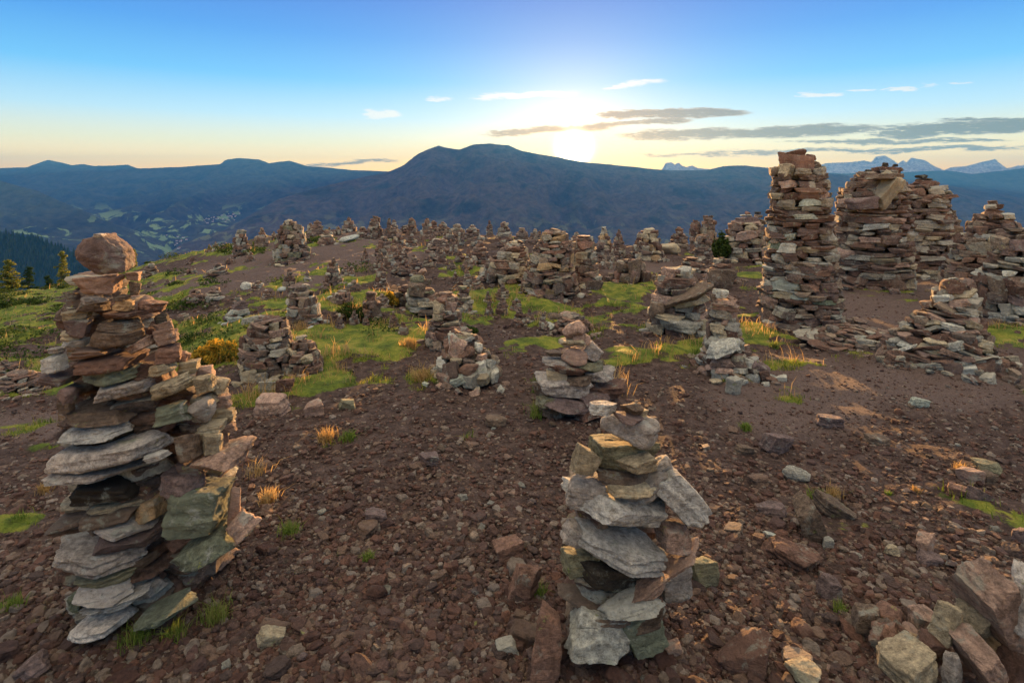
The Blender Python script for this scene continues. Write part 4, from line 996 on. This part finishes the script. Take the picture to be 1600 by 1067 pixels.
r = random.Random(91); nsl = 0; used = []
KEEP = [(475, 480, 42), (420, 550, 60), (474, 560, 45), (534, 468, 30), (580, 478, 26), (660, 460, 40), (632, 463, 28), (697, 500, 50), (725, 560, 70), (724, 470, 30), (553, 450, 22), (372, 485, 34), (862, 420, 62), (795, 410, 52), (521, 425, 26)]
while nsl < 26:
    px = r.uniform(470, 850); b = r.uniform(405, 530)
    if any(abs(px - a) < w_ and abs(b - 10 - c_) < w_ * .9 for a, c_, w_ in KEEP) or any(abs(px - a) < 13 and abs(b - c_) < 9 for a, c_ in used): continue
    used.append((px, b)); h_ = r.uniform(13, 22) * (1 + (b - 400) / 200); w_ = h_ * r.uniform(.5, .95)
    cairn(px, b, b - h_, w_, w_ * .25, f"pointed little cairn on the {'upper' if b < 460 else 'lower'} turf slope, {'left half' if px < 660 else 'middle'} of the hill", th=max(3, h_ * .15), L=max(6, w_ * .5), detail=0, group='little cairns on the turf slope', tilt=.14, skirt=4, seed=int(px * 5))
    nsl += 1

# ------------------------------------------------------------------ boulders and single rocks with a look of their own
BO = [(384, 447, 21, 13, 'pale', 'round', 0, 'white boulder beside the gravel path'), (394, 502, 32, 18, 'grey', 'block', -8, 'grey boulder on turf right of the stepped pyramid'), (1043, 389, 44, 18, 'tan', 'round', 0, 'dome-shaped boulder on the grassy crest'),
      (543, 374, 34, 11, 'blue', 'round', -14, 'pale boulder under the pointed pale cairn on the crest'), (518, 468, 17, 14, 'blue', 'round', 0, 'grey boulder on turf left of the low round heap'), (438, 453, 14, 10, 'blue', 'round', 0, 'blue-grey boulder at the path edge'),
      (1128, 436, 40, 40, 'brown', 'block', 14, 'big brown leaning slab behind the slanting-slab cairn'), (677, 386, 22, 12, 'pale', 'block', 0, 'pale block in the flat heap on the crest'), (1000, 402, 17, 11, 'pale', 'block', 0, 'pale square block on top of the red block cairn'),
      (418, 636, 58, 34, 'pink', 'block', -6, 'flat pink rock on the gravel below the wide cairn'), (415, 607, 30, 26, 'grey', 'block', 0, 'grey block at the foot of the wide cairn'), (442, 606, 30, 34, 'dred', 'block', 8, 'reddish upright block between the two cairns by the shrub'),
      (490, 640, 32, 26, 'pink', 'block', -10, 'rounded pink rock at the edge of the turf'), (542, 632, 34, 17, 'olive', 'block', 4, 'greenish stone alone on dark gravel, left part'), (795, 868, 58, 36, 'red', 'block', -8, 'large reddish rock left of the squat pale cairn'),
      (586, 811, 40, 22, 'purple', 'block', 6, 'purple-brown rock in the middle of the gravel'), (418, 1000, 42, 30, 'tan', 'block', 20, 'tan angular rock near the foot of the tall heaped cairn'), (822, 918, 52, 60, 'red', 'slab', 4, 'flush reddish slab beside the standing slab'),
      (856, 1010, 48, 130, 'red', 'block', 3, 'long dark slab standing on edge beside the squat pale cairn'), (1104, 896, 44, 56, 'olive', 'block', -14, 'greenish pointed rock leaning by the squat pale cairn'), (1175, 1042, 100, 50, 'dred', 'slab', -18, 'broad dark red slab at the bottom edge'),
      (968, 1018, 46, 36, 'brown', 'block', 10, 'brown rock at the foot of the squat pale cairn'), (1050, 1022, 36, 30, 'pink', 'block', 0, 'pinkish rock right of the foot of the squat pale cairn'), (790, 1016, 38, 24, 'grey', 'block', -20, 'light grey angular stone at the lower middle'),
      (1247, 742, 40, 24, 'grey', 'round', 0, 'light round rock on the gravel right of the squat pale cairn'), (1220, 696, 46, 36, 'purple', 'block', 20, 'purple rock below the slender cairn'), (1268, 812, 36, 70, 'brown', 'block', -22, 'long curved bedrock rib breaking through the gravel'),
      (1310, 800, 70, 26, 'brown', 'slab', 30, 'flat bedrock plate right of the curved rib'), (1210, 800, 50, 18, 'purple', 'slab', -4, 'flat purple stone left of the curved rib'), (1523, 746, 36, 26, 'pink', 'block', 4, 'square lit pink block at the far right'),
      (1553, 733, 44, 16, 'olive', 'slab', 6, 'flat olive stone behind the square lit block'), (1548, 748, 24, 20, 'brown', 'block', 0, 'brown stone right of the square lit block'), (1505, 772, 40, 20, 'red', 'slab', 14, 'red slab left below the square lit block'),
      (1534, 777, 42, 26, 'purple', 'block', 22, 'purple wedge below the square lit block'), (1452, 854, 34, 36, 'pink', 'block', -10, 'upright pink stone on a flat one, right part'), (1455, 876, 38, 18, 'purple', 'slab', 6, 'flat grey stone under the upright pink stone'),
      (1396, 861, 26, 14, 'tan', 'slab', 0, 'light flat stone left of the upright pink stone'), (1300, 922, 36, 40, 'purple', 'block', 12, 'purple rock on the gravel left of the corner heap'), (1598, 838, 24, 26, 'purple', 'block', 0, 'rounded purple rock at the right edge'),
      (1205, 840, 20, 14, 'blue', 'block', 20, 'small pale blue stone in dark gravel'), (1295, 850, 16, 20, 'grey', 'block', 6, 'small pale upright stone below the curved rib'), (1440, 630, 30, 14, 'palegreen', 'slab', 10, 'pale green stone on the open gravel'),
      (1150, 605, 28, 32, 'grey', 'block', 8, 'grey round-shouldered block at the foot of the slender cairn'), (1248, 880, 90, 30, 'dred', 'slab', 12, 'dark bedrock plate below the curved rib'), (1165, 705, 30, 16, 'brown', 'slab', 0, 'brown slab on the gravel under the slender cairn'),
      (870, 497, 30, 15, 'brown', 'block', 6, 'brown boulder on turf behind the pink-topped cairn'), (884, 495, 25, 18, 'pink', 'round', 0, 'pinkish boulder on turf behind the pink-topped cairn'), (864, 511, 25, 14, 'blue', 'round', 6, 'grey egg-shaped boulder behind the pink-topped cairn'),
      (40, 1050, 60, 30, 'purple', 'slab', -30, 'dark slab in the bottom left corner'), (775, 660, 36, 18, 'brown', 'slab', 0, 'flat brown stone left of the pink-topped cairn'), (668, 720, 34, 20, 'purple', 'block', 10, 'purple stone in the middle distance of the gravel'),
      (1300, 660, 44, 18, 'purple', 'slab', 8, 'flat purple rock on the open gravel at right'), (1375, 690, 40, 14, 'brown', 'slab', 4, 'flat brown rock right of the flat purple rock')]
for i, (px, rw, w_, h_, col, kind, tl, lab) in enumerate(BO):
    p = at(px, rw + h_ * .42); k = p.y / F
    zc = CAMZ - (rw - HROW) * k; o = stone((p.x, p.y + w_ * k * .2, zc - h_ * k * .05), (w_ * k, w_ * k * (.7 if h_ < w_ * 1.4 else 1.5), h_ * k), (0, math.radians(tl), math.radians((i * 37) % 30 - 15)), C[col], kind, 4 if rw > 600 else 3, name='boulder', seed=i * 3)
    tag(o, lab, 'boulder', 'loose boulders')

# ------------------------------------------------------------------ individual loose rocks, then the gravel as one mass
r = random.Random(5); nrock = 0
while nrock < 225:
    px = r.uniform(-40, 1640); rw = 600 + 470 * r.random() ** .8
    if (60 < px < 400 and rw < 990) or (865 < px < 1110 and 640 < rw < 1050): continue
    p = at(px, rw); k = p.y / F; s_ = r.uniform(9, 22) * (.5 + .5 * (rw - 450) / 600) * k
    gmv = grass_mask(np.array([p.x]), np.array([p.y]), np.array([p.z]))[0]
    if gmv > .3: continue
    kind = r.choice(('block', 'slab', 'block', 'round'))
    col = r.choice(('dred', 'purple', 'brown', 'dred', 'purple', 'red', 'brown', 'pink', 'grey')); f_ = r.uniform(.45, .85)
    o = stone(p + Vector((0, 0, s_ * .08)), (s_ * r.uniform(.8, 1.3), s_ * r.uniform(.7, 1.1), s_ * (r.uniform(.28, .5) if kind == 'slab' else r.uniform(.5, .75))), (r.uniform(-.3, .3), r.uniform(-.3, .3), r.uniform(0, 6)), tuple(v * f_ for v in C[col]), kind, 3, name='loose_rock', seed=r.randrange(99))
    word = {'dred': 'dark red', 'purple': 'purplish', 'brown': 'brown', 'red': 'red', 'pink': 'pinkish', 'grey': 'grey'}[col]
    zone = 'left of squat pale cairn' if px < 900 else 'right of squat pale cairn'
    dist = 'in near gravel' if rw > 840 else 'on mid slope gravel'
    sh = {'block': 'angular', 'slab': 'flat', 'round': 'rounded'}[kind]
    tag(o, f'{word} {sh} rock {dist}, {zone}', 'rock', 'loose rocks on the gravel'); nrock += 1


def scatter(n, size, sub, seed, rows, name, label, grass_max=.35, pathmax=2, ksize=1.0, cols=None):
    rr = np.random.RandomState(seed)
    px = rr.uniform(-350, 1950, n); rw = rows[0] + (rows[1] - rows[0]) * rr.rand(n) ** .75
    lo = GM.y(px, rw); done = lo > 0; lo = np.where(done, lo, 20)
    y = lo * rr.uniform(.985, 1.015, n); x = (px - CX) / F * y
    keep = done; z = height(x, y); g_ = grass_mask(x, y, z); pm = path_mask(x, y, z)
    keep &= ((g_ < grass_max) | (rr.rand(n) < .22)) & (pm * rr.rand(n) < pathmax)
    x, y, z, pm = x[keep], y[keep], z[keep], pm[keep]; m = len(x)
    s = np.exp(np.clip(rr.normal(0, .42, m), -1, .75)) * size * np.maximum(1, y / 4.2) ** .75 * (1 - .35 * np.clip(pm, 0, 1))
    Vs = []; Fs = []; nv = len(ICO[sub][0]); kinds = ('slab', 'block', 'block', 'round')
    protos = [stone_verts(900 + j, sub, kinds[j % 4]) for j in range(16)]
    ids = rr.randint(0, 16, m)
    P0 = np.stack(protos)[ids]                       # m,nv,3
    sc = np.stack([s * rr.uniform(.75, 1.35, m), s * rr.uniform(.7, 1.1, m), s * rr.uniform(.35, .75, m)], 1)
    P0 = P0 * sc[:, None, :]
    a = rr.rand(m) * 6.283; tl = rr.normal(0, .3, m); ca, sa, ct, st = np.cos(a), np.sin(a), np.cos(tl), np.sin(tl)
    X, Y_, Z = P0[..., 0], P0[..., 1], P0[..., 2]
    X, Z = X * ct[:, None] + Z * st[:, None], -X * st[:, None] + Z * ct[:, None]
    X, Y_ = X * ca[:, None] - Y_ * sa[:, None], X * sa[:, None] + Y_ * ca[:, None]
    V = np.stack([X + x[:, None], Y_ + y[:, None], Z + (z + sc[:, 2] * .18)[:, None]], 2).reshape(-1, 3)
    Fc = (ICO[sub][1][None] + (np.arange(m) * nv)[:, None, None]).reshape(-1, 3)
    o = link_mesh(name, V, Fc, PEB, smooth=False); o.color = (1, 1, 1, 0)
    tag(o, label, 'gravel', kind='stuff')


scatter(70000, .0145, 1, 1, (395, 1130), 'gravel', 'fine reddish gravel lying all over the bare slope', .5)
scatter(420, .052, 3, 4, (640, 1130), 'cobbles', 'larger reddish stones scattered through the near gravel', .3, .75)
scatter(15000, .0255, 2, 2, (430, 1130), 'rubble', 'coarse reddish rubble strewn over the slope', .45, 1.15)

# ------------------------------------------------------------------ grass
def blades(x, y, z, hgt, wid, rr, bend=.5, per=1):
    m = len(x); a = rr.rand(m) * 6.283; lean = rr.normal(0, bend, m) * hgt; lx, ly = np.cos(a) * lean, np.sin(a) * lean
    b = rr.rand(m) * 6.283; wx, wy = np.cos(b) * wid / 2, np.sin(b) * wid / 2
    v0 = np.stack([x - wx, y - wy, z - .01], 1); v1 = np.stack([x + wx, y + wy, z - .01], 1)
    v2 = np.stack([x + wx * .7 + lx * .35, y + wy * .7 + ly * .35, z + hgt * .6], 1); v3 = np.stack([x - wx * .7 + lx * .35, y - wy * .7 + ly * .35, z + hgt * .6], 1)
    v4 = np.stack([x + lx, y + ly, z + hgt * (1 - .25 * np.minimum(1, np.abs(lean / hgt)))], 1)
    v5 = v4 + np.stack([wx, wy, 0 * wx], 1) * .15
    V = np.stack([v0, v1, v2, v3, v4, v5], 1).reshape(-1, 3); i = np.arange(m)[:, None] * 6
    F1 = np.concatenate([i + np.array([[0, 1, 2, 3]]), i + np.array([[3, 2, 5, 4]])], 0)
    return V, F1


def turf(n, seed, rows, hbase, mat, name, label, thr=.25, sub=None):
    rr = np.random.RandomState(seed); px = rr.uniform(-350, 1900, n); rw = rows[0] + (rows[1] - rows[0]) * rr.rand(n)
    lo = GM.y(px, rw); done = lo > 0; lo = np.where(done, lo, 20)
    y = lo * rr.uniform(.975, 1.02, n); x = (px - CX) / F * y; z = height(x, y); g_ = grass_mask(x, y, z)
    keep = done & (g_ * rr.uniform(.6, 1.2, n) > thr)
    x, y, z = x[keep], y[keep], z[keep]; m = len(x)
    clump = np.clip(f2(x, y, .30, 3, 61) * 2.4 + .75, .2, 2.4)
    h_ = hbase * clump * rr.uniform(.6, 1.4, m) * np.maximum(1, y / 12) ** .5
    V, Fc = blades(x, y, z, h_, np.maximum(.005, y * .0011) * rr.uniform(.7, 1.4, m), rr, .6)
    o = link_mesh(name, V, Fc, mat, smooth=False); tag(o, label, 'grass', kind='stuff')


turf(340000, 11, (370, 760), .027, GRASSM, 'grass', 'short green turf growing in patches between the cairns')
turf(42000, 12, (368, 640), .085, DRYM, 'dry_grass', 'dry golden grass mixed into the turf', .5)
turf(9000, 13, (640, 1060), .05, GRASSM, 'sparse_grass', 'thin grass in the gravel of the near slope', .3)


def leaf_clump(x, y, z, rx, ry, rz, n, size, rr):
    """n small leaves through an ellipsoid"""
    d = rr.normal(size=(n, 3)); d /= np.linalg.norm(d, axis=1)[:, None]; q = d * (rr.rand(n) ** .4)[:, None]
    c = q * [rx, ry, rz] + [x, y, z]; t = rr.normal(size=(n, 3)); t /= np.linalg.norm(t, axis=1)[:, None]; b = np.cross(t, rr.normal(size=(n, 3))); b /= np.linalg.norm(b, axis=1)[:, None]
    s = size * rr.uniform(.6, 1.4, n)[:, None]
    V = np.stack([c - t * s, c + b * s * .5, c + t * s, c - b * s * .5], 1).reshape(-1, 3)
    return V, np.arange(n * 4).reshape(-1, 4)


def merge(parts):
    V = []; Fc = []; n = 0
    for v, f in parts: V.append(v); Fc.append(f + n); n += len(v)
    return np.concatenate(V), np.concatenate(Fc)


# heather cushions on the left slope and crest: ground cover
rr = np.random.RandomState(21); parts = []
for _ in range(420):
    px = rr.uniform(-250, 330) if rr.rand() < .8 else rr.uniform(330, 620); rw = rr.uniform(400, 640)
    if px > 330 and rr.rand() < .6: rw = rr.uniform(370, 400)
    p = at(px, rw)
    if p.y < 6: continue
    if grass_mask(np.array([p.x]), np.array([p.y]), np.array([p.z]))[0] < .3: continue
    s = rr.uniform(.12, .42) * (p.y / 16) ** .4
    parts.append(leaf_clump(p.x, p.y, p.z + s * .1, s * 1.5, s, s * .42, int(120 + 260 * s), .028 * (p.y / 12) ** .6, rr))
V, Fc = merge(parts); tag(link_mesh('heather', V, Fc, HEATHM, smooth=False), 'dark heather cushions scattered over the left grass slope', 'heather', kind='stuff')


def shrub(px, row, wpx, hpx, mat, label, n=2600, name='shrub', size=.02):
    p = at(px, row); k = p.y / F; rr = np.random.RandomState(int(px)); root = empty(name, p, label, 'shrub')
    W = wpx * k / 2; H = hpx * k; parts = []
    for i in range(26):
        a = rr.rand() * 6.28; q = rr.rand() ** .6; hh = H * (1 - .55 * q * q) * rr.uniform(.6, 1)
        parts.append(leaf_clump(W * q * .85 * math.cos(a), W * q * .6 * math.sin(a), hh * .6, W * .26, W * .24, hh * .4, n // 26, size * p.y / 6, rr))
    V, Fc = merge(parts); link_mesh('foliage', V, Fc, mat, root, smooth=False)
    st = []
    for i in range(14):
        a = rr.rand() * 6.28; q = rr.rand() * .7; e = np.array([W * q * math.cos(a), W * q * .6 * math.sin(a), H * .6]); t = .006
        v = np.array([[-t, 0, 0], [t, 0, 0], [0, t, 0], e + [-t / 2, 0, 0], e + [t / 2, 0, 0], e + [0, t / 2, 0]]); st.append((v, np.array([[0, 1, 4, 3], [1, 2, 5, 4], [2, 0, 3, 5]])))
    V, Fc = merge(st); link_mesh('stem', V, Fc, BARK, root, smooth=False)


shrub(342, 568, 82, 44, SHRUBM, 'low orange and green shrub left of the wide reddish cairn', 3600)
shrub(548, 497, 52, 26, HEATHM, 'dark green bushy clump on turf below the low round heap', 2200, size=.016)
shrub(608, 480, 32, 26, SHRUBM, 'small yellow shrub beside the narrow tower of square blocks', 1400)
shrub(1128, 405, 46, 46, HEATHM, 'dark olive bush behind the slim pillar, left of the broad slab-topped cairn', 2600)
shrub(1510, 425, 36, 60, HEATHM, 'dark green bush between the slim pointed cairn and the cone-shaped cairn', 2000)
shrub(732, 520, 30, 10, HEATHM, 'dark low cushion on turf right of the boulder-topped cairn', 700)


def tuft(px, row, hpx, n, mat, label, spread=.6):
    p = at(px, row); k = p.y / F; rr = np.random.RandomState(int(px + row)); H = hpx * k; x = rr.normal(0, H * .28, n); y = rr.normal(0, H * .22, n)
    h = H * rr.uniform(.5, 1.1, n); V, Fc = blades(x, y, 0 * x, h, np.full(n, max(.003, k * 1.3)) * rr.uniform(.7, 1.3, n), rr, spread)
    o = link_mesh('grass_tuft', V, Fc, mat, smooth=False); o.location = p; tag(o, label, 'grass tuft', 'grass tufts in the gravel')


TU = [(556, 500, 26, 120, 1, 'golden tuft growing out of the dark green bushy clump'), (640, 545, 20, 120, 1, 'golden tuft on the turf left of the boulder-topped cairn'), (470, 520, 20, 60, 1, 'golden tuft in front of the leaning cone of slabs'), (338, 972, 34, 150, 0, 'green tuft beside the bottom slab of the tall heaped cairn'), (212, 1010, 34, 110, 0, 'pale tuft just below the tall heaped cairn'), (272, 998, 28, 120, 0, 'tuft touching the flat green slab of the tall heaped cairn'),
      (453, 838, 24, 120, 0, 'bright green tuft right of the tall heaped cairn'), (575, 876, 16, 90, 0, 'small tuft on the gravel, middle'), (842, 934, 20, 100, 0, 'tuft growing between the flush slab and the standing slab'), (1312, 958, 18, 80, 0, 'small tuft left of the corner heap'),
      (1278, 784, 22, 90, 0, 'tuft on top of the curved bedrock rib'), (1302, 778, 20, 80, 1, 'dry tuft behind the curved bedrock rib'), (420, 785, 22, 150, 1, 'golden flat tuft on the gravel right of the tall heaped cairn'), (962, 612, 50, 40, 1, 'tall dry orange tuft behind the pink-topped cairn'),
      (845, 1020, 16, 60, 0, 'tiny tuft against the standing slab'), (510, 690, 22, 110, 1, 'golden tuft above the middle gravel'), (545, 690, 18, 90, 0, 'green tuft above the middle gravel'), (1500, 735, 14, 70, 1, 'golden tuft by the square lit block'), (1430, 770, 10, 70, 1, 'low golden tuft on the open gravel'),
      (1165, 672, 14, 90, 0, 'green tuft on the gravel under the slender cairn'), (850, 612, 26, 110, 0, 'green tuft at the left foot of the pink-topped cairn'), (845, 652, 26, 120, 0, 'green tuft hanging below the pink-topped cairn'), (30, 820, 20, 110, 0, 'green tuft near the left edge'),
      (70, 770, 16, 90, 1, 'golden tuft left of the tall heaped cairn'), (20, 955, 24, 110, 0, 'green tuft low at the left edge'), (400, 745, 34, 30, 1, 'thin dry stalks behind the leaning slab of the tall heaped cairn'), (1090, 560, 20, 80, 0, 'green tuft at the foot of the slender cairn'),
      (660, 596, 24, 110, 1, 'golden tuft left of the low heap of pale blocks'), (925, 560, 22, 40, 1, 'few dry stalks behind the pink-topped stones'), (1210, 545, 14, 60, 0, 'green tuft at the foot of the tall round tower'), (1390, 775, 8, 40, 0, 'tiny green tuft on the open gravel')]
for (px, rw, h_, n, dry, lab) in TU: tuft(px, rw, h_, int(n * 1.4), DRYM if dry else TUFTM, lab)

# ------------------------------------------------------------------ trees beyond the left crest
def conifer(px, toprow, dist, wpx, mat, label, seed, lean=0):
    rr = np.random.RandomState(seed); k = dist / F; x = (px - CX) * k; z0 = hz(x, dist); H = CAMZ - (toprow - HROW) * k - z0; R = wpx * k / 2
    root = empty('larch_tree' if mat is LARCHM else 'spruce_tree', (x, dist, z0), label, 'tree', 'conifers beyond the left crest')
    # trunk
    ns = 8; a = np.arange(8) / 8 * 6.283; ring = []
    for j in range(ns + 1):
        t = j / ns; rad = H * .022 * (1 - t) + .01; ring.append(np.stack([np.cos(a) * rad + .02 * H * math.sin(t * 3 + seed), np.sin(a) * rad, np.full(8, t * H * .98 - .3)], 1))
    V = np.concatenate(ring); Fc = np.array([[j * 8 + i, j * 8 + (i + 1) % 8, (j + 1) * 8 + (i + 1) % 8, (j + 1) * 8 + i] for j in range(ns) for i in range(8)])
    link_mesh('trunk', V, Fc, BARK, root)
    br = []; lf = []; nb = 110
    for b in range(nb):
        t = .10 + .9 * (b / nb) ** .9; al = rr.rand() * 6.283; ln = R * (1 - t) ** .75 * rr.uniform(.55, 1.15) + .12
        s = np.array([.02 * H * math.sin(t * 3 + seed), 0, t * H * .98]); droop = rr.uniform(-.28, .12)
        e = s + np.array([math.cos(al) * ln, math.sin(al) * ln, droop * ln + .12 * H * .1]); w_ = .02 + .012 * ln
        br.append((np.array([s + [0, 0, w_], s - [0, 0, w_], e]), np.array([[0, 1, 2]])))
        ncl = max(2, int(ln / .22))
        for c_ in range(ncl):
            f_ = (c_ + rr.rand()) / ncl; q = s + (e - s) * f_
            lf.append(leaf_clump(q[0], q[1], q[2] - .04, .20, .20, .09, 26, .085, rr))
    Vb, Fb = merge(br); link_mesh('limbs', Vb, Fb, BARK, root, smooth=False)
    Vl, Fl = merge(lf); link_mesh('crown', Vl, Fl, mat, root, smooth=False)


conifer(14, 404, 52, 96, LARCHM, 'yellow-green larch at the left edge', 1)
conifer(48, 414, 60, 78, SPRUCEM, 'darker round-topped conifer second from the left edge', 2)
conifer(98, 389, 62, 74, LARCHM, 'tallest larch standing just left of the boulder-topped cairn', 3)
conifer(-30, 400, 58, 60, SPRUCEM, 'dark conifer beyond the left edge', 4)
conifer(206, 386, 64, 16, LARCHM, 'thin larch tip showing right of the top boulder', 5)
conifer(74, 428, 60, 60, SPRUCEM, 'low dark conifer between the round-topped conifer and the tallest larch', 6)
conifer(122, 426, 58, 54, SPRUCEM, 'low dark conifer right of the tallest larch', 7)
